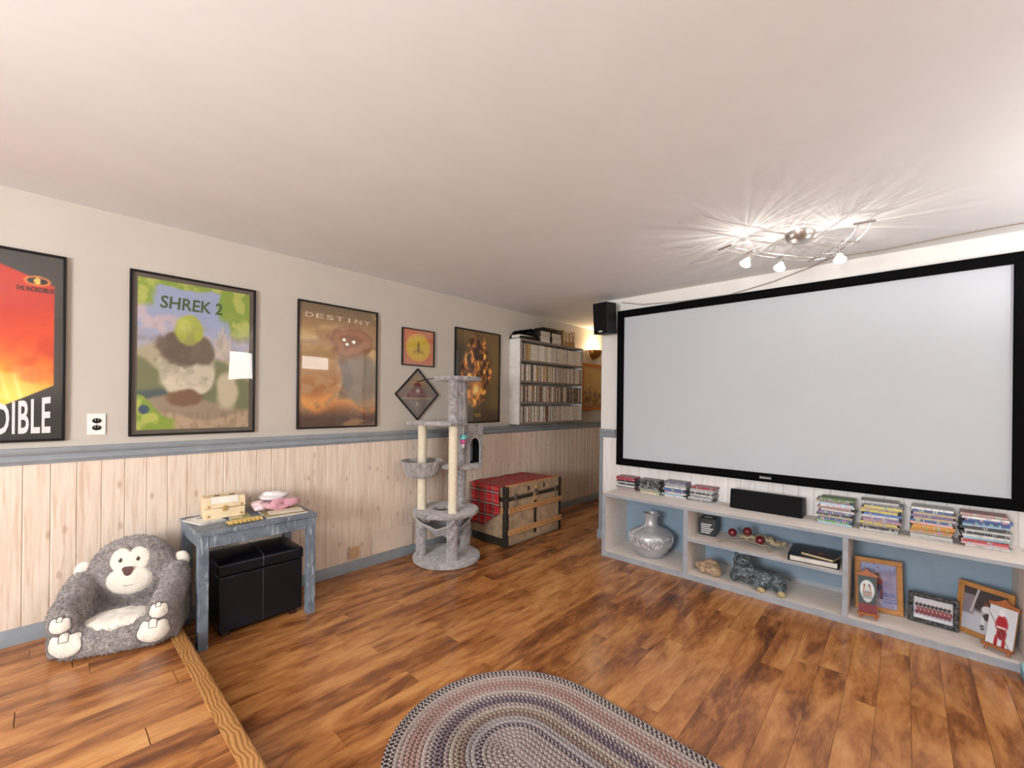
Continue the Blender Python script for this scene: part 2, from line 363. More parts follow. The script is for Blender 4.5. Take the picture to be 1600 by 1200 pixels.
# unseen right and back walls with the windows that let the daylight in
def wall_with_hole(name, ax, pos, th, a0, a1, hole):
    h0, h1, z0, z1 = hole; mb = MB()
    for (p, q, r_, s_) in ((a0, h0, 0, H), (h1, a1, 0, H), (h0, h1, 0, z0), (h0, h1, z1, H)):
        if ax == 'x': mb.box(pos, pos+th, p, q, r_, s_)
        else: mb.box(p, q, pos, pos+th, r_, s_)
    return struct(name, mb, WALLP)
def window(name, ax, pos, a0, a1, z0, z1):
    mb = MB(); w_ = .05
    for (p, q, r_, s_) in ((a0, a0+w_, z0, z1), (a1-w_, a1, z0, z1), (a0, a1, z0, z0+w_), (a0, a1, z1-w_, z1), ((a0+a1)/2-.02, (a0+a1)/2+.02, z0, z1)):
        if ax == 'x': mb.box(pos, pos+.04, p, q, r_, s_)
        else: mb.box(p, q, pos, pos+.04, r_, s_)
    return struct(name, mb, WHITE)
wall_with_hole('wall_back', 'y', BY-.1, .1, LX, RX, (-1.45, -.05, .9, 2.1)); window('window_1', 'y', BY-.07, -1.45, -.05, .9, 2.1)
mb = MB()
for (p, q, r_, s_) in ((BY, -2.6, 0, H), (-2.6, -.7, 0, 1.0), (-2.6, -.7, 2.2, H), (-.7, 2.06, 0, H), (2.06, 2.46, 0, 1.7), (2.06, 2.46, 2.22, H), (2.46, 3.22, 0, H), (3.22, 3.78, 0, 1.95), (3.22, 3.78, 2.25, H), (3.78, WY, 0, H)): mb.box(RX, RX+.1, p, q, r_, s_)
struct('wall_right', mb, WALLP)
window('window_2', 'x', RX+.03, 2.06, 2.46, 1.7, 2.22); window('window_3', 'x', RX+.03, -2.6, -.7, 1.0, 2.2); window('window_4', 'x', RX+.03, 3.22, 3.78, 1.95, 2.25)

# ------------------------------------------------------------------ pictures on the left wall
def picture(name, label, cat, y0, y1, z0, z1, paint, nu, nv, fw=.012, fm=None, depth=.02, inset=.0, matc=None, group='framed pictures on the long wall', rot=0):
    fm = fm or BLACK; yc, zc = (y0+y1)/2, (z0+z1)/2; t = thing(name, label, cat, (LX+.002, yc, zc), (rot, 0, 0), group)
    a, b = (y1-y0)/2, (z1-z0)/2
    for (p, q, r_, s_) in ((-a, a, b-fw, b), (-a, a, -b, -b+fw), (-a, -a+fw, -b+fw, b-fw), (a-fw, a, -b+fw, b-fw)):
        bx(0, depth, p, q, r_, s_).build('frame_bar', fm, t, bevel=.002)
    bx(.001, .006, -a+fw*.5, a-fw*.5, -b+fw*.5, b-fw*.5).build('backing_mat', matc or mat('black_mat', (40, 38, 36), .7), t)
    i = inset+fw
    pr = painted('print', t, (.008, -a+i, -b+i), (0, 2*(a-i), 0), (0, 0, 2*(b-i)), nu, nv, paint)
    bx(.0125, .0145, -a+fw*.9, a-fw*.9, -b+fw*.9, b-fw*.9).build('glass_pane', GLASS, t, smooth=False)
    W2, H2 = 2*(a-i), 2*(b-i)
    t2 = lambda u, v: (.0095, -a+i+u*W2, -b+i+v*H2)
    return t, pr, t2
def word(s, pr, t2, u0, u1, v0, v1, m, skew=0, bold=0, top=None, spacing=1):
    """word set into the print between u0..u1 and v0..v1"""
    def fn(a, b):
        hi = v1 if top is None else v1+top*(a)
        return t2(u0+(u1-u0)*a+skew*b, v0+(hi-v0)*b)
    return lettering(s, fn, m, pr, bold=bold, spacing=spacing)
INK_G = mat('dark_green_ink', (62, 84, 40), .5); INK_K = mat('black_ink', (25, 20, 16), .5); INK_Y = mat('yellow_ink', (214, 178, 70), .5); INK_S = mat('pale_ink', (216, 198, 176), .5)

def paint_red(u, v):
    g = Img(u, v, (66, 62, 58)); g.lay(1-sst(.12, .3, v), (26, 25, 26))
    top = .935-.28*np.clip(u-.62, 0, 1)**1.0; bot = .16+.42*np.clip(u-.62, 0, 1)**1.05
    inside = sst(0, .006, top-v)*sst(0, .006, v-bot)*sst(0, .006, .955-u)*sst(0, .006, u-.045)
    c = Img(u, v, (196, 52, 30)); c.lay(sst(.75, .5, v-.25*(u-.8)), (222, 78, 30)); c.lay(sst(.55, .3, v+.25*(u-.8)), (243, 160, 40)); c.lay(sst(.4, .2, v)*sst(.95, .7, u), (250, 205, 80))
    for (a, b, w_, h_, k) in ((.80, .30, .07, .10, 22), (.90, .33, .05, .07, 14), (.72, .27, .05, .09, 18), (.62, .33, .06, .12, 16), (.4, .3, .08, .14, 20)):
        m = sst(0, .01, w_-np.abs(u-a+.3*(v-b)))*sst(0, .01, h_-np.abs(v-b)); c.c = c.c+m[..., None]*np.array((4, k, k*1.6))
    c.lay(.35*sst(.5, .7, fbm(u*5, v*6, 4)), (170, 38, 26))
    g.lay(inside, 0); g.c = g.c+c.c*inside[..., None]
    g.ell(.853, .857, .075, .026, (225, 130, 50), .06); g.ell(.853, .857, .06, .019, (38, 30, 28), .08); g.ell(.853, .857, .018, .019, (240, 190, 90), .1)
    return g
t, pr, t2 = picture('film_poster', 'film poster with red and orange print on black, cut by left photo edge', 'poster', -.565, .084, 1.163, 2.142, paint_red, 110, 160)
word('INCREDIBLE', pr, t2, .285, .935, .03, .14, TXT_W, bold=.02, top=.095, spacing=1.08)
word('THE INCREDIBLES', pr, t2, .735, .948, .797, .823, INK_K, bold=.02)

def paint_land(u, v):
    g = Img(u, v, (150, 160, 190)); n = fbm(u*4, v*7, 5)
    g.lay(sst(.5, .68, n)*.8, (205, 180, 178)); g.lay(sst(.75, .5, v)*.5, (190, 175, 175))
    g.lay(sst(.0, .06, .57+.05*np.sin(u*7)-v), (172, 160, 132)); g.lay(sst(0, .05, .45+.06*np.sin(u*9+2)+.06*(n-.5)-v), (112, 116, 78))
    g.lay(sst(0, .04, .30+.08*(u-.3)-v)*sst(.65, .2, u), (74, 88, 88)); g.lay(sst(0, .03, .2+.05*np.sin(u*5)-v), (150, 132, 110)); g.lay(sst(0, .03, .10+.03*np.sin(u*8)-v), (176, 152, 124)); g.lay(.4*sst(.5, .6, fbm(u*30, v*20, 8))*sst(.16, .1, v), (128, 106, 84))
    for a, h_ in ((.70, .70), (.73, .74), (.76, .69), (.80, .66), (.67, .64)): g.lay(.7*sst(0, .004, .014-np.abs(u-a))*sst(0, .01, h_-v)*sst(.5, .53, v), (196, 180, 150))
    # a round boulder with a shrub and a round tree on top
    g.ell(.42, .36, .25, .14, (206, 196, 172), .1, .25, 9); g.ell(.42, .44, .24, .12, (196, 186, 164), .15, .3, 2); g.ell(.4, .215, .15, .06, (120, 88, 62), .2, .5, 6)
    g.ell(.36, .56, .2, .12, (98, 80, 66), .15, .5, 7); g.ell(.55, .54, .1, .1, (104, 86, 70), .2, .5, 8)
    g.ell(.42, .68, .125, .105, (164, 172, 66), .12, .3, 12); g.ell(.38, .71, .06, .05, (186, 192, 88), .5, .3, 13)
    g.lay(.35*sst(.45, .7, fbm(u*14, v*20, 22))*sst(.25, .35, v)*sst(.8, .6, v), (120, 110, 90))
    g.ell(.78, .27, .1, .13, (190, 178, 150), .3, .5, 19)
    m = np.maximum.reduce([sst(.02, .0, v-(.065+.16*sst(.26, .0, u)))*sst(.34, .26, u), sst(.66, .7, u+.25*(v-1)*1.6+.25*(fbm(u*5, v*7, 31)-.5))*sst(.62, .72, v), sst(.955, .975, v+.05*(fbm(u*8, v*3, 33)-.5)), sst(.16, .1, u+.1*(fbm(u*6, v*9, 35)-.5))*sst(.8, .86, v)])
    g.lay(m, (128, 152, 52)); g.lay(m*sst(.5, .65, fbm(u*9, v*12, 36)), (172, 178, 84)); g.ell(.81, .81, .035, .028, (134, 156, 60), .2, .3, 4); g.ell(.055, .135, .045, .03, (52, 74, 100), .2, .3, 4)
    return g
t, pr, t2 = picture('film_poster', 'film poster titled SHREK 2 with green blotches around a pale landscape', 'poster', .338, .992, 1.17, 2.145, paint_land, 120, 180, inset=.024, matc=mat('brown_mat', (92, 82, 72), .7))
word('SHREK 2', pr, t2, .175, .725, .815, .90, INK_G, bold=.018, skew=.01)

def paint_gold(u, v):
    n = fbm(u*3, v*11, 41); n2 = fbm(u*9, v*16, 44); g = Img(u, v, (168, 130, 84))
    g.lay(sst(.8, 1, v), (120, 100, 74)); g.lay(sst(.45, .7, n), (204, 172, 116)); g.lay(sst(.62, .45, v)*.6, (190, 150, 108))
    g.lay(sst(.5, .3, v)*sst(.42, .6, n2), (172, 112, 66)); g.lay(sst(.2, .05, v)*.85, (70, 48, 40)); g.lay(sst(.24, .1, v)*sst(.55, .7, n), (150, 110, 70))
    cl = np.hypot((u-.66)/.3, (v-.72)/.14)+.6*(n2-.5); g.lay((1-sst(.8, 1.1, cl))*.85, (140, 92, 62)); g.lay((1-sst(.3, .6, np.abs(cl-.6)/.4))*.4, (196, 140, 100))
    g.lay(sst(.09, .04, np.abs(u-.58-.03*np.sin(v*20)))*sst(.62, .55, v)*sst(.18, .3, v)*.75, (106, 82, 66))
    g.lay(sst(.12, .0, np.abs(v-.22+.04*np.sin(u*9)))*sst(.4, .6, n2), (226, 158, 84)); g.lay(sst(.13, .05, np.hypot((u-.8)/1.3, v-.4)-.12)*.7, (130, 126, 120))
    return g
t, pr, t2 = picture('framed_poster', 'gold and brown cloud poster headed DESTINY in thin black frame', 'poster', 1.271, 1.923, 1.177, 2.142, paint_gold, 110, 160)
for k, ch in enumerate('DESTINY'):
    a_ = .07+k*.125; lettering(ch, lambda p, q, a_=a_, w_=(.022 if ch == 'I' else .095): t2(a_+(.036 if w_ < .05 else 0)+w_*p, .885+.037*q), INK_S, pr, name='letter')

def paint_disc(u, v):
    g = Img(u, v, (196, 128, 92)); g.lay(sst(.4, .7, fbm(u*4, v*4, 51))*.6, (208, 100, 66)); g.lay(sst(.3, 0, v)*.6, (188, 130, 110))
    g.ell(.5, .5, .4, .4, (222, 170, 70), .02); g.ell(.5, .5, .375, .375, (206, 150, 62), .02); g.ell(.5, .5, .35, .35, (208, 178, 62), .1)
    d = sst(0, .03, .68-v-1.6*np.abs(u-.5))*sst(.3, .33, v); g.lay(d*.7, (182, 150, 60)); g.lay(sst(.03, .01, np.abs(u-.5))*sst(.32, .4, v)*sst(.7, .6, v), (110, 84, 50)); g.lay(sst(.02, .0, np.abs(v-.45+.7*np.abs(u-.5)))*sst(.2, .1, np.abs(u-.5)), (120, 96, 52))
    return g
picture('framed_print', 'small square framed print of yellow disc on orange', 'picture', 2.165, 2.52, 1.718, 2.056, paint_disc, 70, 70, fw=.009)
def paint_dia(u, v):
    # u, v are turned 45 degrees with the frame
    x = (u-v)*.7071; y = (u+v-1)*.7071; g = Img(u, v, (128, 116, 110)); g.lay(sst(.05, .3, y), (150, 130, 100))
    g.lay(sst(0, .02, .36-y-1.15*np.abs(x))*sst(-.16, -.14, y), (122, 86, 84)); g.lay(sst(0, .02, .42-y-1.15*np.abs(x))*sst(.22, .26, y), (120, 50, 44)); g.lay(sst(.06, .0, np.abs(y-.0))*.6, (150, 104, 108)); g.lay(sst(.05, .0, np.abs(y+.12))*.8, (186, 168, 130)); g.lay(sst(.04, .0, np.abs(y-.3-.05))*.7, (190, 160, 100))
    d = np.hypot(x-.02, y-.1); g.lay(np.exp(-(d/.06)**2)*.9, (225, 215, 210)); g.lay(sst(0, .02, y+.52-1.1*np.abs(x))*sst(-.18, -.2, y)*.5, (150, 140, 132)); g.lay(np.exp(-(np.hypot(x, y+.28)/.03)**2), (230, 215, 180))
    g.lay(sst(0, .02, .045-np.hypot(x+.3, y+.02)), (120, 50, 60)); g.lay(sst(.42, .46, np.maximum(np.abs(u-.5), np.abs(v-.5))), (122, 114, 108)); return g
picture('framed_print', 'square grey framed print hung as a diamond with red triangles', 'picture', 2.336-.169, 2.336+.169, 1.458-.169, 1.458+.169, paint_dia, 70, 70, fw=.009, rot=R(45))
def paint_dark(u, v):
    n = fbm(u*7, v*10, 61); n2 = fbm(u*14, v*18, 66); g = Img(u, v, (70, 58, 40)); g.lay(sst(.2, 0, u), (54, 52, 48)); g.lay(sst(.62, .9, u)*sst(.95, .8, v), (96, 78, 44)); g.lay(sst(.75, .95, v)*.6, (110, 84, 50))
    fig = np.hypot((u-.47)/.36, (v-.56)/.42)+.5*(n-.5); m = 1-sst(.75, 1.05, fig); g.lay(m*.8, (116, 70, 38)); g.lay(m*sst(.5, .65, n2), (198, 122, 48)); g.lay(m*sst(.5, .36, n2), (48, 30, 22)); g.lay(m*sst(.62, .75, n2), (236, 178, 96))
    g.lay(np.exp(-(np.hypot((u-.46)*.72, v-.36)/.05)**2), (255, 236, 190)); g.lay(.6*np.exp(-(np.hypot((u-.46)*.72, v-.36)/.12)**2), (230, 150, 60)); g.lay(sst(.2, .04, v), (58, 46, 34)); g.c = np.minimum(255, g.c*1.28+6); return g
t, pr, t2 = picture('framed_poster', 'dark brown poster with glowing amber centre beside the wall shelf', 'poster', 2.776, 3.42, 1.175, 2.142, paint_dark, 110, 160)
word('STAR', pr, t2, .42, .57, .075, .092, INK_Y, bold=.01); word('WARS', pr, t2, .42, .57, .054, .071, INK_Y, bold=.01)
def paint_sketch(u, v):
    n = fbm(u*3, v*4, 71); g = Img(u, v, (206, 170, 108)); g.lay(sst(.4, .7, n)*.5, (222, 190, 128)); h_ = .38+.2*(fbm(u*10, v*.5, 75)-.4)
    g.lay(sst(0, .1, h_-v)*sst(.4, .6, fbm(u*26, v*14, 77)), (120, 88, 50)); g.lay(.5*sst(.53, .6, fbm(u*30, v*5, 79))*sst(.7, .4, v), (140, 106, 60)); return g
picture('framed_drawing', 'tan sketch in orange wooden frame beyond the wall shelf', 'picture', 5.06, 5.66, 1.295, 1.955, paint_sketch, 60, 60, fw=.04, fm=mat('orange_wood', (190, 112, 48), .4, bump=.1), depth=.025)

# wall outlets and the panel low on the wall
def outlet(y, z, label, m, mk):
    t = thing('wall_outlet', label, 'outlet', (LX+.0005, y, z)); bx(0, .006, -.0375, .0375, -.06, .06).build('cover_plate', m, t, bevel=.002)
    for s in (-1, 1):
        q = MB().lathe([(.0165, 0), (.0165, .003), (.014, .004)], 16, M=Matrix.Translation((.006, 0, s*.0195)) @ Matrix.Rotation(R(90), 4, 'Y') @ Matrix.Diagonal((.85, 1.15, 1, 1))).build('socket', mk, t)
        for d in (-.006, .006): bx(.0095, .0108, d-.001, d+.001, s*.0195, s*.0195+.008).build('slot', TXT_W if mk is BLACK else BLACK, q)
    MB().sphere((.006, 0, 0), (.0015, .003, .003), 8, 6).build('screw', CHROME, t); return t
outlet(.207, 1.246, 'white wall outlet with black sockets between the two left posters', WHITE, BLACK)
t = thing('outlet_box', 'small pine-coloured outlet box low on wainscot right of the table', 'outlet', (LX+.0115, 1.72, .118))
bx(0, .034, -.04, .04, 0, .095).build('housing', PINE, t, bevel=.002); bx(.034, .038, -.036, .036, .004, .091).build('cover_plate', mat('tan_plastic', (196, 160, 120), .5), t, bevel=.001)
pn = bx(LX+.0115, LX+.024, 1.885, 2.29, .093, .285); tag(pn.build('access_panel', mat('cream_panel', (226, 208, 190), .5, scale=4), bevel=.002), 'plain cream panel low on the wainscot left of cat tree', 'panel')

# ------------------------------------------------------------------ wall shelf with film cases
SH = (3.59, 4.845, 1.145, 2.112); SD = .165; SX = LX+.002
t = thing('wall_shelf', 'white and grey wall shelf packed with four rows of cases', 'shelf', (SX, (SH[0]+SH[1])/2, SH[2]))
SHP = mat('shelf_white', (226, 224, 220), .5); SHG = mat('shelf_grey_edge', (128, 118, 108), .5)
def board2(name, x0, x1, y0, y1, z0, z1, parent, m=SHP, e=SHG):
    bx(x0, x1-.008, y0, y1, z0, z1).build(name, m, parent, True); return bx(x1-.008, x1, y0, y1, z0, z1).build('edge_strip', e, parent, True, bevel=.001)
for y in (SH[0], SH[1]-.016): board2('side_panel', SX, SX+SD, y, y+.016, SH[2], SH[3], t)
rows = [SH[2]+i*(SH[3]-SH[2]-.02)/4 for i in range(5)]
for z in rows: board2('shelf_board', SX, SX+SD, SH[0]+.016, SH[1]-.016, z, z+.02, t)
bx(SX, SX+.004, SH[0]+.016, SH[1]-.016, SH[2]+.02, SH[3]-.02).build('back_panel', SHP, t, True)
SPINE_Z = objcolor('case_spine', .4, .8, 2); SPINE_X = objcolor('case_spine_flat', .4, 1, 0)
PALE = [(222, 214, 202), (228, 220, 208), (214, 200, 180), (232, 226, 216), (206, 196, 184), (224, 210, 190)]
MIXD = [(120, 92, 66), (196, 182, 164), (226, 218, 204), (88, 74, 64), (150, 120, 84), (176, 150, 110), (64, 58, 56), (204, 190, 176), (140, 70, 48), (110, 104, 84), (222, 212, 200)]
DARK = [(96, 74, 58), (130, 92, 62), (70, 60, 54), (160, 118, 78), (190, 170, 150), (212, 200, 186), (110, 66, 46), (90, 96, 90)]
GOLD = [(196, 158, 92), (178, 138, 80)]
def case_mesh(w, h, d=.135):
    mb = MB(); mb.box(-d, -.0006, -w/2, w/2, 0, h); mb.mi = 1; mb.box(-.0006, .0006, -w/2+.0008, w/2-.0008, .003, h-.003); return mb.mesh('film_case', [mat('case_edge', (60, 56, 52), .4), SPINE_Z], False)
CM = {}
ROWN = ('bottom', 'third', 'second', 'top')
for ri in range(4):
    y = SH[0]+.022; z = rows[ri]+.02; k = 0
    while y < SH[1]-.036:
        w_ = random.choice((.0152, .0152, .0158, .0172, .0165)); h_ = random.choice((.190, .190, .191, .189, .186)); f = (y-SH[0])/(SH[1]-SH[0])
        if ri == 3: p = (GOLD if .06 < f < .14 else ([(40, 36, 34)] if f < .05 and k > 0 else PALE))
        elif ri == 2: p = random.choice((PALE, PALE, MIXD, GOLD))
        elif ri == 1: p = random.choice((DARK, DARK, MIXD)) if f > .55 else random.choice((MIXD, DARK, PALE))
        else: p = PALE if f > .62 else random.choice((MIXD, DARK, MIXD, PALE))
        key = (w_, h_)
        if key not in CM: CM[key] = case_mesh(*key)
        o = bpy.data.objects.new('film_case', CM[key]); COL.objects.link(o); c = random.choice(p); j = random.uniform(.92, 1.06); o.color = srgb(*[min(255, q*j) for q in c])
        o.location = (SX+SD-.006-random.random()*.006, y+w_/2, z+.0004)
        lum = sum(c)/3; cw = 'gold' if p is GOLD else 'white' if lum > 190 else 'tan' if lum > 120 else 'brown' if lum > 65 else 'black'
        tag(o, '%s-spined upright film case packed in the %s row of wall shelf' % (cw, ROWN[ri]), 'film case', 'film cases in the %s row of the wall shelf' % ROWN[ri]); y += w_+.0004; k += 1
# on top of the wall shelf
ZT = SH[3]+.0005
t = thing('letter_tray', 'black sloped letter tray on the left end of wall shelf', 'tray', (SX+.09, 3.66, ZT))
pr_ = [(-.085, .004), (.18, .004), (.2, .03), (.2, .105), (.12, .12), (-.03, .085), (-.085, .03)]
m_ = MB(); m_.prism([(-.075, y, z) for y, z in pr_], (.004, 0, 0)).build('side_wall', BLACK, t); m_ = MB(); m_.prism([(.07, y, z) for y, z in [(-.085, .004), (.18, .004), (.2, .03), (.19, .04), (-.07, .025), (-.085, .02)]], (.004, 0, 0)).build('side_wall', BLACK, t)
bx(-.075, .074, -.085, .19, 0, .005).build('tray_floor', BLACK, t); bx(-.07, .07, .185, .195, .005, .1).build('end_wall', BLACK, t)
m_ = MB(); m_.prism([(-.071, -.03, .085), (-.071, .12, .12), (-.071, .2, .105), (-.071, .2, .112), (-.071, .12, .128), (-.071, -.03, .092)], (.145, 0, 0)).build('cover', BLACK, t)
bx(-.062, .062, -.07, .165, .0055, .042).build('paper_stack', mat('paper', (214, 208, 200), .7), t)
FLAT = MB(); FLAT.box(-.155, -.0006, -.0925, .0925, 0, .0155); FLAT.mi = 1; FLAT.box(-.0006, .0006, -.091, .091, .001, .0145); FLATM = FLAT.mesh('film_case', [mat('case_edge', (60, 56, 52), .4), objcolor('pale_spine', .4, .15, 1)], False)
for si, (yc, n, nm) in enumerate(((4.045, 8, 'left'), (4.27, 8, 'right'))):
    for k in range(n):
        o = bpy.data.objects.new('video_case', FLATM); COL.objects.link(o); o.location = (SX+.158+random.uniform(-.006, .004), yc+random.uniform(-.006, .006), ZT+k*.0159); o.color = srgb(*random.choice(PALE))
        tag(o, 'white-spined case lying in the %s of two stacks atop wall shelf' % nm, 'video case', '%s stack of white cases on top of the wall shelf' % nm)
t = thing('black_player', 'black flat player box lying on two white stacks atop shelf', 'player', (SX+.09, 4.16, ZT+8*.0159+.0008)); bx(-.075, .07, -.16, .2, 0, .05).build('housing', BLACK, t, bevel=.006); bx(.07, .073, -.14, .18, .012, .036).build('front_panel', mat('gloss_black', (12, 12, 14), .15), t); bx(.073, .075, .12, .15, .018, .028).build('button', CHROME, t)
t = thing('cassette_rack', 'tan rack of upright cassettes on right end of wall shelf', 'rack', (SX+.085, 4.55, ZT)); TANW = mat('tan_wood', (168, 128, 84), .5, bump=.1)
bx(-.075, .065, -.125, .125, 0, .05).build('lower_box', TANW, t, bevel=.002); bx(-.075, .065, -.125, .125, .05, .058).build('tier', TANW, t); bx(-.075, -.069, -.125, .125, .058, .2).build('back_board', TANW, t)
for y in (-.125, .119): bx(-.069, .065, y, y+.006, .058, .2).build('end_board', TANW, t)
for k in range(9): bx(-.06, .068, -.115+k*.0257, -.115+k*.0257+.023, .0585, .168+random.uniform(-.01, .02)).build('cassette', mat('cassette_%d' % (k % 3), ((206, 180, 140), (150, 116, 80), (222, 206, 180))[k % 3], .4), t)
bx(-.05, .045, -.115, -.08, .168, .19).build('loose_tape', BLACK, t)

# wall lamp in the hallway
t = thing('wall_sconce', 'lit brass half-bowl wall lamp in the hallway', 'lamp', (LX+.001, 5.36, 2.02))
m_ = MB(); m_.lathe([(.05, 0), (.055, .006), (.04, .014)], 20, M=Matrix.Translation((0, 0, .08)) @ Matrix.Rotation(R(90), 4, 'Y') @ Matrix.Diagonal((1.6, 1, 1, 1))).build('back_plate', BRASS, t)
bowl = [(.006, 0), (.06, .012), (.10, .045), (.125, .095), (.13, .13), (.124, .13), (.118, .095), (.094, .05), (.055, .02), (.0, .012)]
vs = []; n_ = 14; mb = MB()
for (r_, z) in bowl: vs += [(r_*math.sin(PI*i/n_)+.002, -r_*math.cos(PI*i/n_), z) for i in range(n_+1)]
mb.add(vs, [(j*(n_+1)+i, j*(n_+1)+i+1, (j+1)*(n_+1)+i+1, (j+1)*(n_+1)+i) for j in range(len(bowl)-1) for i in range(n_)]); mb.build('bowl', mat('brass_bowl', (176, 132, 70), .3, .9), t)
mb = MB(); mb.tube([(.002+.128*math.sin(PI*i/16), -.128*math.cos(PI*i/16), .128) for i in range(17)], .006, 8).build('rim', mat('pale_rim', (226, 214, 190), .3), t)
MB().sphere((.06, 0, .105), (.022, .022, .03), 12, 8).build('bulb', emit('bulb_warm', (255, 214, 150), 14), t)
point('sconce_light', (LX+.075, 5.36, 2.175), 15, (1, .72, .42), .03)

# ------------------------------------------------------------------ console table, ottoman and what lies on the table
def painted_wood():
    t = NT('worn_blue_paint'); co = t.coord(); n = t.noise(t.mapping(co, (6, 6, 6)), 2.4, 6, .65); n2 = t.noise(t.mapping(co, (30, 30, 4)), 2, 5, .7, .5)
    c = t.ramp(n, [(.35, srgb(88, 98, 110)), (.6, srgb(116, 126, 138))]); c = t.mix(t.ramp(n2, [(.55, (0, 0, 0, 1)), (.66, (.8, .8, .8, 1))]), c, srgb(186, 198, 204)); c = t.mix(t.ramp(n2, [(.28, (.8, .8, .8, 1)), (.36, (0, 0, 0, 1))]), c, srgb(62, 66, 66))
    t.base(c); t.set(Roughness=.5); t.bump(n2, .12, .003); return t.m
TB = painted_wood(); TX0, TX1, TY0, TY1, TZ = -3.305, -2.85, .585, 1.222, .655
t = thing('console_table', 'worn blue-grey painted table straddling the black ottoman', 'table', ((TX0+TX1)/2, (TY0+TY1)/2, 0))
bx(TX0, TX1+.006, TY0-.006, TY1+.006, TZ-.024, TZ).build('tabletop', TB, t, True, bevel=.003)
for x in (TX0+.004, TX1-.052):
    for y in (TY0, TY1-.05): bx(x, x+.05, y, y+.05, 0, TZ-.024).build('leg', TB, t, True, bevel=.003)
for x in (TX0+.01, TX1-.026): bx(x, x+.02, TY0+.05, TY1-.05, TZ-.094, TZ-.024).build('apron', TB, t, True, bevel=.002)
for y in (TY0+.006, TY1-.026): bx(TX0+.054, TX1-.052, y, y+.02, TZ-.094, TZ-.024).build('apron', TB, t, True, bevel=.002)
LEA = mat('black_leather', (11, 13, 21), .3, var=.2, scale=9, bump=.12, bdist=.002, spec=.3)
OX0, OX1, OY0, OY1 = -3.24, -2.905, .69, 1.166
t = thing('ottoman', 'black leather storage ottoman under the blue-grey table', 'ottoman', ((OX0+OX1)/2, (OY0+OY1)/2, 0))
body = bx(OX0+.004, OX1-.004, OY0+.004, OY1-.004, .035, .358).build('body', LEA, t, True, bevel=.008)
lid = MB(); n_ = 10
for i in range(n_+1):
    for j in range(n_+1):
        a, b = i/n_, j/n_; lid.v.append((OX0+(OX1-OX0)*a, OY0+(OY1-OY0)*b, .43+.022*(1-(2*a-1)**4)*(1-(2*b-1)**4)))
lid.f = [(i*(n_+1)+j, (i+1)*(n_+1)+j, (i+1)*(n_+1)+j+1, i*(n_+1)+j+1) for i in range(n_) for j in range(n_)]; nt = len(lid.v)
ring = [(i, 0) for i in range(n_)]+[(n_, j) for j in range(n_)]+[(i, n_) for i in range(n_, 0, -1)]+[(0, j) for j in range(n_, 0, -1)]
lid.v += [(OX0+(OX1-OX0)*i/n_, OY0+(OY1-OY0)*j/n_, .362) for i, j in ring]; k = len(ring); ids = [i*(n_+1)+j for i, j in ring]
lid.f += [(ids[q], ids[(q+1) % k], nt+(q+1) % k, nt+q) for q in range(k)]+[tuple(range(nt, nt+k))]; lid.m = [0]*len(lid.f)
l_ = lid.build('lid', LEA, t, True, bevel=.01, seg=3); ym = (OY0+OY1)/2; SE = mat('stitch', (58, 58, 62), .5)
MB().tube([(OX1+.0005, ym, .366), (OX1+.0005, ym, .425), (OX1-.012, ym, .442), (OX1-.1, ym, .455), (OX0+.05, ym, .453)], .0018, 6).build('seam', SE, l_, True)
MB().tube([(OX1-.003, ym, .04), (OX1-.003, ym, .355)], .0018, 6).build('seam', SE, body, True); MB().tube([(OX1-.008, OY0+.008, .04), (OX1-.008, OY0+.008, .352)], .002, 6).build('seam', SE, body, True)
MB().sphere(((OX0+OX1)/2, ym, .453), (.014, .014, .004), 12, 6).build('button', LEA, l_, True)
for x in (OX0+.03, OX1-.07):
    for y in (OY0+.03, OY1-.07): MB().prism([(x, y, .035), (x+.04, y, .035), (x+.04, y+.04, .035), (x, y+.04, .035)], (0, 0, -.0345)).build('foot', mat('dark_foot', (58, 26, 18), .4), t, True)

# things on the table (z = TZ)
def sheet(name, label, cat, loc, rz, sx, sy, th, fn, group=None, z=TZ, m=None):
    t = thing(name, label, cat, (loc[0], loc[1], z+.0004), (0, 0, rz), group); bx(-sx/2, sx/2, -sy/2, sy/2, 0, th).build('pages', m or mat('paper', (214, 208, 200), .7), t); painted('cover', t, (-sx/2, -sy/2, th+.0004), (0, sy, 0), (sx, 0, 0), 24, 24, fn); return t
def p_mag(seed, cols):
    def f(u, v):
        g = Img(u, v, cols[0])
        for k, c in enumerate(cols[1:]): g.lay(sst(.5, .56, fbm(u*4+k*3, v*5, seed+k*7)), c)
        return g
    return f
sheet('magazine', 'blue and white magazine under left end of cream case', 'magazine', (-3.13, .668), R(16), .2, .14, .006, p_mag(101, [(224, 220, 214), (70, 100, 128), (228, 226, 224)]))
sheet('booklet', 'green and cream booklet under right side of cream case', 'booklet', (-3.07, .842), R(-8), .2, .11, .005, p_mag(111, [(176, 160, 110), (218, 206, 176), (140, 150, 90)]))
sheet('paper_folder', 'flat olive folder below the pink doll clothes', 'folder', (-3.03, 1.075), R(-5), .26, .24, .006, p_mag(121, [(162, 150, 104), (180, 166, 118)]))
sheet('envelope', 'cream envelope lying before the pink doll clothes', 'envelope', (-3.00, 1.085), R(-12), .10, .2, .004, p_mag(131, [(226, 212, 184), (234, 222, 200)]), z=TZ+.0075)
CREAM = mat('cream_leather', (222, 200, 164), .5, bump=.06); BZ = TZ+.0065
t = thing('jewellery_case', 'cream vintage case with hinged lid and clasp on table', 'case', (-3.165, .775, BZ), (0, 0, R(-6)))
bd = bx(-.075, .075, -.108, .108, 0, .062).build('body', CREAM, t, bevel=.005)
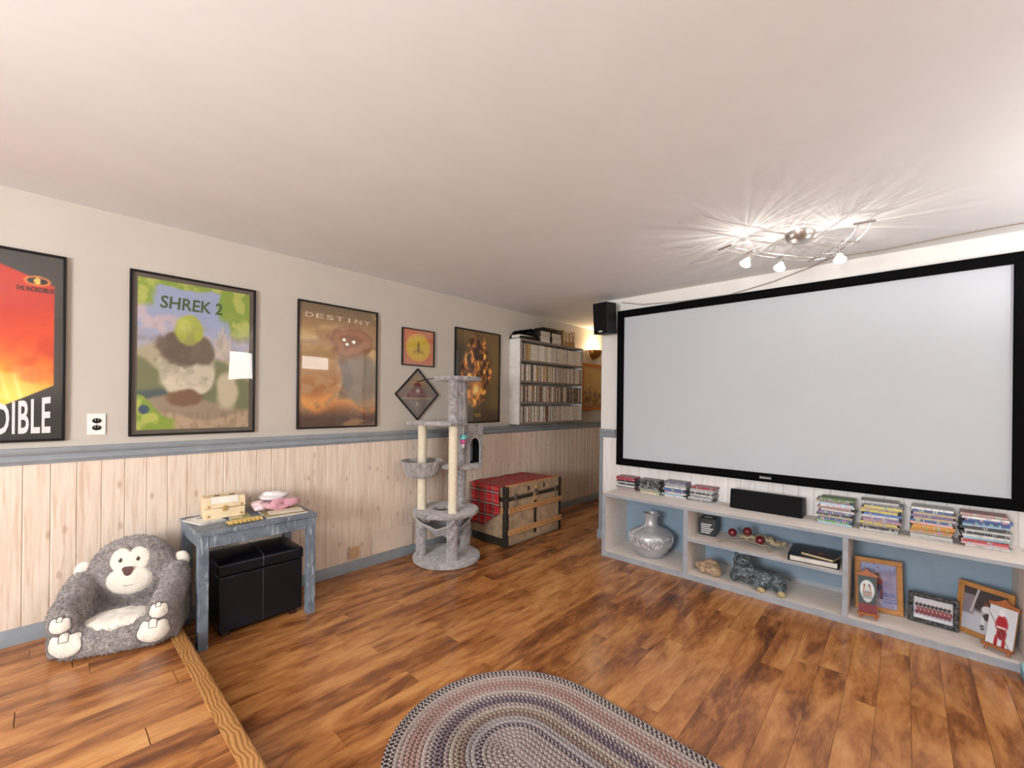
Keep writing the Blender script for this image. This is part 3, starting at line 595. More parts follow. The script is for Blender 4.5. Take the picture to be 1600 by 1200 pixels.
lm = MB(); lm.prism([(-.077, -.11, .064), (.077, -.11, .064), (.077, -.11, .095), (.055, -.11, .128), (-.055, -.11, .13), (-.077, -.11, .10)], (0, .22, 0)); ld = lm.build('lid', CREAM, t, bevel=.005)
lp = MB(); lp.prism([(.0785, -.07, .094), (.056, -.07, .1295), (.0575, -.07, .1305), (.08, -.07, .095)], (0, .14, 0)); lp.build('paper_label', mat('ivory_paper', (232, 226, 214), .6), ld)
bx(.075, .082, -.012, .012, .044, .078).build('clasp', mat('old_brass', (196, 160, 104), .4, .4), bd, bevel=.002)
for y in (-.085, .085):
    MB().sphere((.076, y, .02), .008, 10, 8).build('knob', MATS['old_brass'], bd); MB().sphere((.078, y, .078), .008, 10, 8).build('knob', MATS['old_brass'], ld)
bx(.0, .012, -.05, -.02, .129, .132).build('hinge_mark', BLACK, ld); bx(.0, .012, .03, .06, .129, .132).build('hinge_mark', BLACK, ld)
# woven yellow band
mb = MB()
for k in range(16):
    y = .745+k*.0115; mb.tube([(-2.938+.03*math.cos(PI*q/6)+.006*(k % 2)-.0*y+.10*(y-.83)*-.35, y, TZ+.004+.011*math.sin(PI*q/6)) for q in range(7)], .0055, 6)
tag(mb.build('woven_band', mat('yellow_straw', (212, 178, 104), .6, bump=.2), None), 'yellow woven straw band near table front edge', 'band', kind=None)
# pink and white doll clothes
def cloth_lump(name, c, r, m, parent, amp=.35, seed=1, fl=1):
    mb = MB(); mb.sphere((0, 0, 0), 1, 36, 20); rs = np.random.RandomState(seed); ks = rs.randn(9, 3)*3; ph = rs.rand(9)*6; vs = []
    for p in mb.v:
        p = Vector(p); d = 1+amp*sum(math.sin(Vector(k_).dot(p)+q) for k_, q in zip(ks, ph))/4.5; z = p.z*d*r[2]
        vs.append((c[0]+p.x*d*r[0], c[1]+p.y*d*r[1], max(c[2]+z, c[2]-r[2]*fl)))
    mb.v = vs; return mb.build(name, m, parent, angle=80)
t = thing('doll_clothes', 'rumpled pink and white doll clothes on the table', 'clothes', (-3.13, 1.06, TZ+.007)); PINK = mat('pink_knit', (216, 158, 172), .8, var=.1, scale=40, bump=.4, sheen=.3); WKN = mat('white_knit', (228, 222, 222), .85, var=.05, scale=40, bump=.4, sheen=.3)
cloth_lump('pink_dress', (.03, .03, .034), (.07, .095, .036), PINK, t, .35, 3, .93); cloth_lump('white_bonnet', (-.02, .0, .082), (.06, .08, .032), WKN, t, .35, 5); cloth_lump('bonnet_brim', (.0, -.085, .036), (.065, .055, .034), mat('pale_pink_knit', (226, 196, 200), .85, bump=.4), t, .3, 8)

# ------------------------------------------------------------------ plush monkey chair on the platform
def plush(name, c1, c2, sc=30):
    t = NT(name); co = t.coord(); n = t.noise(co, sc, 5, .65, .8); n2 = t.noise(co, 6, 2)
    c = t.ramp(t.math('ADD', t.math('MULTIPLY', n, .75), t.math('MULTIPLY', n2, .25)), [(.35, srgb(*c1)), (.65, srgb(*c2))]); t.base(c); t.set(Roughness=.95); t.b.inputs['Sheen Weight'].default_value = .5; t.b.inputs['Sheen Roughness'].default_value = .6; t.b.inputs['Specular IOR Level'].default_value = .1
    t.bump(n, .9, .008); return t.m
FUR = plush('grey_plush', (106, 98, 96), (168, 160, 157), 34); CRP = mat('cream_plush', (230, 222, 208), .95, var=.03, scale=60, bump=.3, sheen=.5, spec=.1); NOSE = mat('brown_felt', (92, 62, 58), .8)
t = thing('plush_chair', 'grey plush monkey-shaped child armchair on the raised floor', 'chair', (-3.022, .302, PZ), (0, 0, R(-22))); t.scale = (.73, .74, .92)
mb = MB()
mb.box(-.19, .20, -.27, .27, .012, .155); mb.tube([(.195, -.25, .07), (.205, 0, .065), (.195, .25, .07)], .068, 16)
for s in (-1, 1):
    mb.tube([(-.17, s*.265, .30), (-.08, s*.275, .265), (.04, s*.27, .225), (.15, s*.265, .205), (.215, s*.255, .19)], [.085, .09, .088, .084, .07], 16); mb.box(-.19, .17, s*.265-.075, s*.265+.075, .012, .22)
    mb.sphere((.19, s*.235, .095), (.075, .095, .09)); mb.sphere((.2, s*.25, .185), (.06, .075, .06))
mb.sphere((-.185, 0, .335), (.11, .265, .205), 28, 18); mb.box(-.26, -.13, -.25, .25, .012, .3)
me = baked(mb, .013, 10)
co = np.zeros(len(me.vertices)*3); me.vertices.foreach_get('co', co); co = co.reshape(-1, 3); no = np.zeros_like(co).ravel(); me.vertices.foreach_get('normal', no); no = no.reshape(-1, 3)
amp = (fbm(co[:, 0]*40+co[:, 2]*17, co[:, 1]*40+co[:, 2]*23, 5, 3)-.5)*.014; co2 = co+no*amp[:, None]; co2[:, 2] = np.maximum(co2[:, 2], .0005); me.vertices.foreach_set('co', co2.ravel()); me.materials.append(FUR)
mbody = bpy.data.objects.new('body', me); COL.objects.link(mbody); mbody.parent = t
BV = BVHTree.FromPolygons([tuple(p) for p in co2], [tuple(p.vertices) for p in me.polygons])
def patch(name, o, U, V, outline, m, parent, lift=.006, puff=.004, far=.25):
    """a soft patch sewn onto the body: outline in (u,v), thrown onto the surface along -UxV"""
    o, U, V = Vector(o), Vector(U).normalized(), Vector(V).normalized(); N = U.cross(V).normalized(); mb = MB(); rings = 8; k = len(outline); cu = sum(p[0] for p in outline)/k; cv = sum(p[1] for p in outline)/k
    def drop(u, v, h):
        s_ = o+U*u+V*v+N*far; hit = BV.ray_cast(s_, -N, .5); p = hit[0] if hit[0] is not None else s_-N*far
        return tuple(p+N*h)
    mb.v = [drop(cu, cv, lift+puff)]
    for r_ in range(1, rings+1):
        f = r_/rings; mb.v += [drop(cu+(a-cu)*f, cv+(b-cv)*f, (lift+puff*(1-f*f)) if r_ < rings else -.002) for a, b in outline]
    mb.f = [(0, 1+i, 1+(i+1) % k) for i in range(k)]+[(1+(r_-1)*k+i, 1+r_*k+i, 1+r_*k+(i+1) % k, 1+(r_-1)*k+(i+1) % k) for r_ in range(1, rings) for i in range(k)]; mb.m = [0]*len(mb.f)
    return mb.build(name, m, parent, angle=85), drop
def blob(parts, n=44):
    """outline of a union of ellipses (cu, cv, ru, rv) seen from their centre"""
    c = (sum(p[0] for p in parts)/len(parts), sum(p[1] for p in parts)/len(parts)); out = []
    for i in range(n):
        a = 2*PI*i/n; d = (math.cos(a), math.sin(a)); best = .001
        for s_ in range(1, 400):
            q = s_*.0008; p = (c[0]+d[0]*q, c[1]+d[1]*q)
            if any(((p[0]-x)/rx)**2+((p[1]-y)/ry)**2 < 1 for x, y, rx, ry in parts): best = q
        out.append((c[0]+d[0]*best, c[1]+d[1]*best))
    return out
FN = (.93, 0, .36); FV = (-.36, 0, .93)
def face_o(z): return (-.075, 0, z)
fp, drop = patch('face', face_o(.362), (0, 1, 0), FV, blob([(-.052, .062, .066, .07), (.052, .062, .066, .07), (0, .05, .06, .055)]), CRP, t, .006, .003)
mz, drop2 = patch('muzzle', face_o(.362), (0, 1, 0), FV, blob([(0, -.052, .138, .078)]), CRP, t, .014, .02)
for s in (-1, 1):
    p = drop(s*.05, .058, .012); MB().sphere(p, (.008, .0105, .013), 14, 10).build('eye', mat('brown_eye', (70, 56, 50), .3), fp); p = drop(s*.05-.003, .063, .0195); MB().sphere(p, .003, 8, 6).build('eye_glint', TXT_W, fp)
nb = MB(); pts = [(-.034, .018), (-.02, .028), (.02, .028), (.034, .018), (.018, -.016), (0, -.024), (-.018, -.016)]; nb.prism([drop2(a, b-.012, .034) for a, b in pts], Vector(FN)*.007); nb.build('nose', NOSE, mz, bevel=.003)
MB().tube([drop2(-.055+.011*k, -.072-.014*math.sin(PI*k/10), .0245+.006*math.sin(PI*k/10)) for k in range(11)], .0016, 6).build('mouth_line', NOSE, mz)
for s in (-1, 1): MB().sphere((-.19, s*.285, .36), (.03, .055, .055), 18, 12).build('ear', CRP, t)
patch('seat_pad', (.02, 0, .15), (1, 0, 0), (0, 1, 0), blob([(.045, 0, .12, .165), (.08, 0, .13, .17), (.09, 0, .12, .178)]), CRP, t, .006, .008, .05)
LINE = mat('grey_stitch', (90, 86, 86), .8)
def paw(name, o, U, V, s):
    ol = blob([(0, -.008, .075*s, .05*s), (-.042*s, .02*s, .026*s, .026*s), (0, .03*s, .026*s, .026*s), (.042*s, .02*s, .026*s, .026*s)])
    p, dr = patch(name, o, U, V, ol, CRP, t, .005, .006)
    MB().tube([dr(a, b, .0035) for a, b in ol], .0025, 6, True).build('outline', LINE, p)
    for x in (-.018, .018): MB().tube([dr(x*s, (.052-.012*k)*s, .0115) for k in range(4)], .0016, 5).build('toe_line', LINE, p)
    MB().tube([dr((-.018+.012*k)*s, .016*s, .012) for k in range(4)], .0016, 5).build('toe_line', LINE, p)
for s in (-1, 1):
    paw('hand', (.24, s*.25, .2), (-.0*s, 1, 0), (-.45, 0, .9), .74); paw('foot', (.24, s*.225, .095), (0, 1, 0), (-.1, 0, 1), 1.2)
# fur tufts over the body
tri = np.array([tuple(p.vertices)[:3] for p in me.polygons]); rs = np.random.RandomState(2); ctr = co2[tri].mean(1); nn = no[tri].mean(1); keep = np.ones(len(tri), bool); sel = rs.choice(len(tri), min(len(tri)*2, 26000)); vv = []; ff = []
for q, i in enumerate(sel):
    a = rs.rand(3); a /= a.sum(); p = co2[tri[i]].T @ a; n_ = nn[i]; d = n_*.9+rs.randn(3)*.5; d[2] -= .35; d /= np.linalg.norm(d); sd = np.cross(d, rs.randn(3)); sd /= np.linalg.norm(sd)+1e-6; L_ = .011+.008*rs.rand(); w_ = .0016
    if p[2] < .012: continue
    b = len(vv); vv += [tuple(p-sd*w_), tuple(p+sd*w_), tuple(p+d*L_)]; ff.append((b, b+1, b+2))
fm_ = bpy.data.meshes.new('fur'); fm_.from_pydata(vv, [], ff); fm_.materials.append(FUR); fo = bpy.data.objects.new('fur', fm_); COL.objects.link(fo); fo.parent = t; fo['kind'] = 'stuff'

# ------------------------------------------------------------------ cat tree
CP = plush('cat_tree_plush', (116, 112, 112), (186, 181, 179), 22); SIS = mat('pale_sisal', (226, 214, 190), .8, var=.04, scale=30, bump=.2)
CT = (-3.0, 2.44); t = thing('cat_tree', 'tall grey plush cat tree with cream posts and round base', 'cat tree', (CT[0], CT[1], 0))
def disc(c, r, z0, z1, n=40): e = .012; return MB().lathe([(r-e, z0), (r, z0+e*.7), (r, z1-e*.7), (r-e, z1)], n, (c[0], c[1], 0))
def post(c, r, z0, z1, m, nm): return MB().lathe([(r, z0), (r, z1)], 22, (c[0], c[1], 0)).build(nm, m, t, True)
disc(CT, .295, 0, .045).build('base', CP, t, True)
PL, PC, PR, PB = (-3.13, 2.26), (-2.83, 2.36), (-3.04, 2.69), (-3.03, 2.63)
for p in (PL, PC, PR): post(p, .047, .045, .415, CP, 'plush_post')
# lower tier with a round hole
mb = MB(); n_ = 40; hc = (CT[0]-.02, CT[1]-.03); rr = .29; hr = .085; cc = (CT[0]+.0, CT[1]-.015)
for z in (.415, .45):
    mb.v += [(cc[0]+rr*math.cos(2*PI*i/n_), cc[1]+rr*math.sin(2*PI*i/n_), z) for i in range(n_)]+[(hc[0]+hr*math.cos(2*PI*i/n_), hc[1]+hr*math.sin(2*PI*i/n_), z) for i in range(n_)]
for i in range(n_):
    j = (i+1) % n_; mb.f += [(i, j, n_+j, n_+i), (2*n_+i, 3*n_+i, 3*n_+j, 2*n_+j), (i, 2*n_+i, 2*n_+j, j), (n_+i, n_+j, 3*n_+j, 3*n_+i)]
mb.m = [0]*len(mb.f); mb.build('lower_tier', CP, t, True, bevel=.01, seg=3)
# hammock
hm = MB(); n_ = 16; ang = R(20)
for side in (0, .006):
    for i in range(n_+1):
        for j in range(n_+1):
            a, b = 2*i/n_-1, 2*j/n_-1; ea, eb = 1-a*a, 1-b*b; x, y = a*(.20-.05*eb*0), b*(.20-.05*ea*0); z = .405-.10*ea-.10*eb-.012*math.sin(9*a+5*b)*(ea+eb)/2
            x *= 1-.18*eb; y *= 1-.18*ea; hm.v.append((cc[0]+x*math.cos(ang)-y*math.sin(ang), cc[1]+x*math.sin(ang)+y*math.cos(ang), z-side))
N1 = (n_+1)**2
for i in range(n_):
    for j in range(n_): q = [i*(n_+1)+j, (i+1)*(n_+1)+j, (i+1)*(n_+1)+j+1, i*(n_+1)+j+1]; hm.f += [tuple(q), tuple(N1+k for k in reversed(q))]
ed = [i*(n_+1) for i in range(n_)]+[n_*(n_+1)+j for j in range(n_)]+[i*(n_+1)+n_ for i in range(n_, 0, -1)]+[j for j in range(n_, 0, -1)]
hm.f += [(ed[k], ed[(k+1) % len(ed)], N1+ed[(k+1) % len(ed)], N1+ed[k]) for k in range(len(ed))]; hm.m = [0]*len(hm.f)
hmo = hm.build('hammock', mat('grey_fleece', (150, 148, 152), .95, bump=.5, sheen=.5, spec=.1), t, True, angle=80)
MB().tube([hm.v[k] for k in ed], .007, 8, True).build('piping', mat('pale_fleece', (184, 180, 178), .95), hmo, True)
post(PL, .038, .45, 1.19, SIS, 'sisal_post'); post(PC, .038, .45, 1.19, SIS, 'sisal_post'); post(PB, .044, .45, .80, CP, 'plush_post')
# basket round the left post: a gathered bowl
bk = MB(); prof = [(.045, .725), (.10, .73), (.135, .755), (.155, .80), (.168, .845), (.182, .865), (.185, .875), (.176, .877), (.160, .85), (.145, .80), (.12, .765), (.09, .745), (.045, .742)]
bk.lathe(prof, 72, (PL[0], PL[1], 0), fn=lambda a, z: 1+.035*math.sin(22*a)*(1 if z > .74 else .3)); bk.build('basket', CP, t, True, angle=80)
# middle tier, hideaway and plates
disc((-2.975, 2.575), .2, .80, .832).build('middle_tier', CP, t, True)
X0, X1, Y0, Y1, Z0, Z1 = -3.15, -2.915, 2.585, 2.79, .832, 1.185
co_ = MB(); th = .014
co_.box(X0, X0+th, Y0, Y1, Z0, Z1); co_.box(X0+th, X1-th, Y0, Y0+th, Z0, Z1); co_.box(X0+th, X1-th, Y1-th, Y1, Z0, Z1); co_.box(X0+th, X1-th, Y0+th, Y1-th, Z1-th, Z1)
ho = co_.build('hideaway', CP, t, True)
ym = (Y0+Y1)/2; ar = [(ym+.066*math.cos(PI*k/14), Z0+.15+.085*math.sin(PI*k/14)) for k in range(15)]
fr = [(Y1, Z0), (Y1, Z1), (Y0, Z1), (Y0, Z0), (ym-.066, Z0)]+ar[::-1]+[(ym+.066, Z0)]
# front with arch: strips from the arch to the outline
af = MB(); inner = [(ym+.066, Z0)]+ar+[(ym-.066, Z0)]; k = len(inner)
outer = [(Y1, Z0)]+[(Y1, Z0+.15+(Z1-Z0-.15)*min(1, q/5)) if q <= 5 else ((Y1+(Y0-Y1)*(q-5)/4, Z1) if q <= 9 else (Y0, Z1-(Z1-Z0-.15)*(q-9)/5)) for q in range(15)]+[(Y0, Z0)]
for x in (X1-th, X1): af.v += [(x, a, b) for a, b in inner]+[(x, a, b) for a, b in outer]
for i in range(k-1): af.f += [(i, i+1, k+i+1, k+i), (2*k+i, 3*k+i, 3*k+i+1, 2*k+i+1), (i, 2*k+i, 2*k+i+1, i+1), (k+i, k+i+1, 3*k+i+1, 3*k+i)]
af.m = [0]*len(af.f); af.build('front_panel', CP, ho, True)
LIN = mat('inner_shade', (24, 23, 25), .95)  # shade inside the hideaway, put in as dark panels over its plush walls
bx(X0+th+.0005, X0+th+.004, Y0+th+.001, Y1-th-.001, Z0+.001, Z1-th-.001).build('shade_panel', LIN, ho, True); bx(X0+th+.005, X1-th-.001, Y1-th-.004, Y1-th-.0005, Z0+.001, Z1-th-.001).build('shade_panel', LIN, ho, True); bx(X0+th+.005, X1-th-.001, Y0+th+.0005, Y1-th-.005, Z0+.0005, Z0+.003).build('shade_panel', LIN, ho, True)
MB().tube([(X1+.001, a, b) for a, b in inner], .006, 8).build('arch_trim', MATS['pale_fleece'], ho, True)
bx(X0+.03, X0+.12, Y1-.07, Y1-.02, Z0+.0005, Z0+.2).build('inner_support', mat('inner_grey', (150, 160, 168), .8), ho, True, bevel=.005)
pm = Matrix.Translation((-2.985, 2.305, 1.19)) @ Matrix.Rotation(R(16), 4, 'Z')
pp = MB(); pp.box(-.235, .235, -.13, .13, 0, .034, pm); pp.build('upper_plate', CP, t, True, bevel=.014, seg=3)
U2 = (-3.0, 2.61); post(PC, .042, 1.224, 1.575, CP, 'plush_post'); post(U2, .042, 1.185, 1.575, CP, 'plush_post')
disc((-2.925, 2.485), .205, 1.575, 1.612).build('top_perch', CP, t, True)
# toys
ro = (-2.83, 2.475); CORD = mat('toy_cord', (214, 208, 204), .6)
MB().tube([(ro[0], ro[1], 1.575), (ro[0]+.003, ro[1], 1.4), (ro[0], ro[1], 1.105)], .003, 6).build('cord', CORD, t, True)
MB().tube([(ro[0]-.02+.024*math.cos(a*PI/8), ro[1]-.01+.024*math.sin(a*PI/8)*.7, 1.47+.024*math.sin(a*PI/8)) for a in range(16)], .006, 8, True).build('ring', CORD, t, True)
toy = cloth_lump('toy', (ro[0]-CT[0], ro[1]-CT[1], 1.085), (.03, .03, .025), mat('teal_felt', (120, 200, 204), .8), t, .3, 4); cloth_lump('toy_flower', (ro[0]-CT[0]-.008, ro[1]-CT[1], 1.045), (.024, .024, .022), mat('pink_felt', (216, 96, 158), .8), toy, .3, 6); cloth_lump('toy_tail', (ro[0]-CT[0]-.006, ro[1]-CT[1], 1.01), (.014, .014, .022), TXT_W, toy, .3, 7)
MB().tube([(-3.04, 2.35, 1.6), (-3.12, 2.27, 1.585), (-3.2, 2.26, 1.565)], .004, 6).build('wand', BLACK, t, True)

# ------------------------------------------------------------------ old trunk and the tartan cloth
TR = (-3.28, -2.8, 2.99, 3.87, .575); t = thing('steamer_trunk', 'old tan steamer trunk with wooden slats and dark metal corners', 'trunk', ((TR[0]+TR[1])/2, (TR[2]+TR[3])/2, 0))
CAN = mat('trunk_canvas', (158, 134, 108), .6, var=.18, scale=14, bump=.25); MET = mat('trunk_metal', (62, 58, 50), .5, .6, var=.25, scale=30, bump=.2); SLT = wood('trunk_slat', [(.3, srgb(150, 100, 58)), (.6, srgb(196, 146, 94))], 'y', 14, 4, .45, .1); SLX = wood('trunk_slat_side', [(.3, srgb(150, 100, 58)), (.6, srgb(196, 146, 94))], 'x', 14, 4, .45, .1); OBR = mat('old_brass', (196, 160, 104), .4, .4)
x0, x1, y0, y1, zt = TR; bx(x0, x1, y0, y1, .012, .478).build('body', CAN, t, True, bevel=.004); ld = bx(x0, x1, y0, y1, .482, zt).build('lid', CAN, t, True, bevel=.006)
for y in (y0+.01, y1-.05):
    for x in (x0+.02, x1-.06): bx(x, x+.04, y, y+.04, 0, .012).build('foot', MET, t, True)
e = .004
for z in (.11, .32): bx(x1, x1+.014, y0+.03, y1+.005, z, z+.055).build('slat', SLT, t, True, bevel=.003)
for z in (.32,): bx(x0+.03, x1-.03, y0-.014, y0, z, z+.055).build('slat', SLX, t, True, bevel=.003)
bx(x1-.05, x1+.002, y0+.04, y1-.03, zt, zt+.012).build('slat', SLT, ld, True, bevel=.003)
for (a, b) in ((y0-e, y0+.04), (y1-.04, y1+e)):
    bx(x1-.04, x1+e, a, b, .0, .478).build('corner_band', MET, t, True, bevel=.003); bx(x1-.045, x1+e+.001, a-.001, b+.001, .0, .05).build('corner_cap', MET, t, True, bevel=.004); bx(x1-.045, x1+e+.001, a-.001, b+.001, .484, zt+e).build('corner_cap', MET, ld, True, bevel=.004)
bx(x1, x1+e, y0+.04, y1-.04, .44, .475).build('metal_band', MET, t, True); bx(x0+.02, x1-.04, y0-e, y0, .435, .475).build('metal_band', MET, t, True)
bx(x1, x1+e, (y0+y1)/2-.02, (y0+y1)/2+.02, .06, .44).build('metal_band', MET, t, True); bx(x0+.01, x1-.04, y0-e, y0, .012, .085).build('metal_band', MET, t, True); bx(x1, x1+e*.7, y0+.04, y1-.04, .012, .03).build('metal_band', mat('pale_metal', (158, 148, 132), .5, .4, bump=.2), t, True)
for y in (y0+.13, y1-.1):
    l2 = bx(x1+e, x1+.02, y-.022, y+.022, .44, .50).build('latch', mat('latch_metal', (110, 102, 90), .4, .7), ld, True, bevel=.004); MB().tube([(x1+.018, y-.016, .445), (x1+.026, y-.016, .40), (x1+.026, y+.016, .40), (x1+.018, y+.016, .445)], .004, 6).build('latch_loop', MATS['latch_metal'], l2, True)
    bx(x1, x1+.006, y-.012, y+.012, .345, .385).build('catch_plate', MATS['latch_metal'], t, True)
for y in (y0+.33, y1-.3): bx(x1, x1+.006, y-.01, y+.01, .51, .555).build('bracket', MET, ld, True)
ym = (y0+y1)/2; bx(x1+e, x1+.012, ym-.035, ym+.035, .395, .475).build('lock_plate', OBR, t, True, bevel=.004); MB().sphere((x1+.014, ym, .53), (.012, .022, .022), 14, 10).build('hasp', OBR, ld, True); bx(x1+.004, x1+.02, ym-.015, ym+.015, .44, .53).build('hasp_strap', MATS['latch_metal'], ld, True, bevel=.003)
for y in np.linspace(y0+.06, y1-.06, 12):
    for z in (.138, .348): MB().sphere((x1+.014, y, z), (.003, .005, .005), 8, 5).build('nail', MET, t, True)
def tartan():
    t = NT('red_tartan'); uv = t.coord('UV'); sx = t.new('ShaderNodeSeparateXYZ'); t.link(uv, sx.inputs[0])
    def st(a, per, c, wd): return t.math('LESS_THAN', t.math('ABSOLUTE', t.math('SUBTRACT', t.math('FRACT', t.math('DIVIDE', a, per)), c)), wd)
    col = srgb(188, 26, 40); n = t.noise(t.mapping(uv, (1, 1, 1)), 400, 2); col = t.ramp(n, [(.3, srgb(164, 18, 34)), (.7, srgb(200, 34, 46))])
    for ax in (0, 1):
        a = sx.outputs[ax]; per = .115 if ax else .10
        for c, wd, cc_, f in ((.5, .13, (32, 34, 36), .72), (.5, .03, (196, 190, 170), .75), (.12, .02, (120, 18, 30), .6), (.83, .015, (196, 170, 90), .45)): col = t.mix(t.math('MULTIPLY', st(a, per, c, wd), f), col, srgb(*cc_))
    t.base(col); t.set(Roughness=.9); t.bump(n, .3, .002); return t.m
# cloth: rows across (front to back) and a path running up the left end and over the top
cl = MB(); cols_ = 14; path = []; zz = zt+.004
for k in range(11): path.append(('s', .4*(1-k/10)))
for k in range(1, 17): path.append(('t', k/16))
uvs = []
for kind, q in path:
    for i in range(cols_+1):
        f = i/cols_; x = x0+.01+(x1-.062-x0-.01)*f
        if kind == 's':
            drop_ = .40*(1-max(0, (f-.45)/.55)*.38)*(q/.4); wob = .006*math.sin(f*17+q*9)*q/.4
            cl.v.append((x+.02*math.sin(q*6)*q, y0-.032-.004*math.sin(f*14)*min(1, q*5)+wob-.0, zz-drop_)); uvs.append((x, -drop_))
        else:
            yy = y0-.02+(.79+.07*f)*q; cl.v.append((x+.01*math.sin(q*7)*(f-.3), yy, zz+.0035+.003*math.sin(f*13+q*11)*math.sin(PI*q)**.5+(.006*abs(math.sin(q*12)) if f < .15 else 0))); uvs.append((x, yy-y0))
nr = len(path); n0 = len(cl.v); cl.f = [(r_*(cols_+1)+i, r_*(cols_+1)+i+1, (r_+1)*(cols_+1)+i+1, (r_+1)*(cols_+1)+i) for r_ in range(nr-1) for i in range(cols_)]; cl.m = [0]*len(cl.f)
c_o = cl.build('tartan_cloth', tartan(), angle=80); tag(c_o, 'red tartan cloth draped over the old trunk', 'cloth')
uvl = c_o.data.uv_layers.new(name='UVMap')
for lp_ in c_o.data.loops: uvl.data[lp_.index].uv = uvs[lp_.vertex_index]
sd = c_o.modifiers.new('thickness', 'SOLIDIFY'); sd.thickness = .003; sd.offset = 0

# ------------------------------------------------------------------ braided oval rug
def braid():
    t = NT('braid'); uv = t.coord('UV'); sx = t.new('ShaderNodeSeparateXYZ'); t.link(uv, sx.inputs[0]); oi = t.new('ShaderNodeObjectInfo'); at = t.new('ShaderNodeAttribute', attribute_type='OBJECT', attribute_name='second')
    k = t.math('ADD', t.math('DIVIDE', sx.outputs[0], .021), t.math('MULTIPLY', t.math('ABSOLUTE', t.math('SUBTRACT', sx.outputs[1], .5)), 1.0)); k = t.math('ADD', k, t.math('MULTIPLY', t.math('GREATER_THAN', sx.outputs[1], .5), .5))
    fr_ = t.math('FRACT', k); m = t.math('GREATER_THAN', fr_, .5); n = t.noise(uv, 180, 3)
    c = t.mix(m, oi.outputs['Color'], at.outputs['Color']); c = t.mix(t.math('MULTIPLY', t.math('SUBTRACT', n, .35), .5), c, srgb(150, 140, 134)); t.base(c); t.set(Roughness=.95); t.b.inputs['Specular IOR Level'].default_value = .1
    t.bump(t.math('ADD', t.math('MULTIPLY', t.math('PINGPONG', fr_, .25), 2.5), t.math('MULTIPLY', n, .5)), .9, .006); return t.m
BRM = braid(); rc = (-.68, 1.255); t = thing('braided_rug', 'oval braided rug in cream, rose and dark purple rings', 'rug', (rc[0], rc[1], 0), (0, 0, R(-3)))
LS = .45; RW = .0213; ring_c = {0: ((44, 34, 44), (206, 192, 186)), 1: ((64, 50, 56), (214, 202, 196)), 2: ((206, 194, 186), (184, 164, 158)), 3: ((210, 198, 190), (178, 140, 134)), 4: ((198, 176, 168), (162, 116, 112)), 5: ((160, 112, 110), (196, 172, 164)), 6: ((172, 126, 122), (204, 186, 178)), 7: ((214, 204, 196), (190, 168, 162)), 8: ((212, 202, 194), (120, 98, 104)), 9: ((84, 68, 86), (176, 162, 162)), 10: ((74, 60, 82), (150, 134, 138)), 11: ((200, 186, 176), (128, 108, 112)), 12: ((206, 194, 182), (170, 150, 140)), 13: ((128, 98, 88), (196, 180, 168)), 14: ((112, 84, 78), (172, 150, 140)), 15: ((190, 180, 176), (150, 140, 142)), 16: ((160, 152, 156), (196, 188, 184)), 17: ((60, 50, 62), (176, 166, 166))}
MB().prism([(-LS, -.0105, .0005), (-LS, -.008, .008), (-LS, 0, .0105), (-LS, .008, .008), (-LS, .0105, .0005)], (2*LS, 0, 0)).build('braid_core', mat('braid_core', (150, 138, 136), .95, scale=60, bump=.5), t)
for k in range(24):
    r_ = .520-RW*(k+.5)
    mb = MB(); uvs = []; pts = []; n_ = 60; per = 0
    for i in range(n_): a = PI/2+PI*i/(n_-1); pts.append((-LS+r_*math.cos(a), r_*math.sin(a), math.cos(a), math.sin(a)))
    for i in range(n_): a = -PI/2+PI*i/(n_-1); pts.append((LS+r_*math.cos(a), r_*math.sin(a), math.cos(a), math.sin(a)))
    L_ = [0]
    for i in range(1, len(pts)+1): p, q = pts[i-1], pts[i % len(pts)]; L_.append(L_[-1]+math.hypot(p[0]-q[0], p[1]-q[1]))
    h = [(-.5, .0005), (-.42, .007), (-.18, .0105), (.18, .0105), (.42, .007), (.5, .0005)]
    for i in range(len(pts)+1):
        x, y, nx, ny = pts[i % len(pts)]
        for d, z in h: mb.v.append((x+nx*d*RW, y+ny*d*RW, z)); uvs.append((L_[i], d+.5))
    K = len(h); mb.f = [(i*K+j, i*K+j+1, (i+1)*K+j+1, (i+1)*K+j) for i in range(len(pts)) for j in range(K-1)]; mb.m = [0]*len(mb.f)
    o = mb.build('braid_row', BRM, t, angle=80); ul = o.data.uv_layers.new(name='UVMap')
    for lp_ in o.data.loops: ul.data[lp_.index].uv = uvs[lp_.vertex_index]
    c1, c2 = ring_c.get(k, ((150, 130, 128), (200, 190, 184))); o.color = srgb(*c1); o['second'] = list(srgb(*c2)[:3])

# ------------------------------------------------------------------ projection screen on the end wall
S0, S1, Z0, Z1, SY = -2.13, .538, .783, 2.314, WY-.003; fw = .068
t = thing('projection_screen', 'large wall-mounted projector screen in a black velvet frame', 'screen', ((S0+S1)/2, SY-.03, Z0))
def bar(pts): mb = MB(); mb.prism([(a, SY-.04, b) for a, b in pts], (0, .028, 0)); mb.build('frame_bar', BLACKM, t, True, bevel=.004)
bar([(S0, Z1), (S1, Z1), (S1-fw, Z1-fw), (S0+fw, Z1-fw)]); bar([(S0, Z0), (S1, Z0), (S1-fw, Z0+fw), (S0+fw, Z0+fw)]); bar([(S0, Z0), (S0, Z1), (S0+fw, Z1-fw), (S0+fw, Z0+fw)]); bar([(S1, Z0), (S1, Z1), (S1-fw, Z1-fw), (S1-fw, Z0+fw)])
bx(S0+.02, S1-.02, SY-.022, SY-.015, Z0+.02, Z1-.02).build('screen_fabric', mat('screen_grey', (192, 196, 203), .75, var=.01, scale=2, spec=.2), t, True)
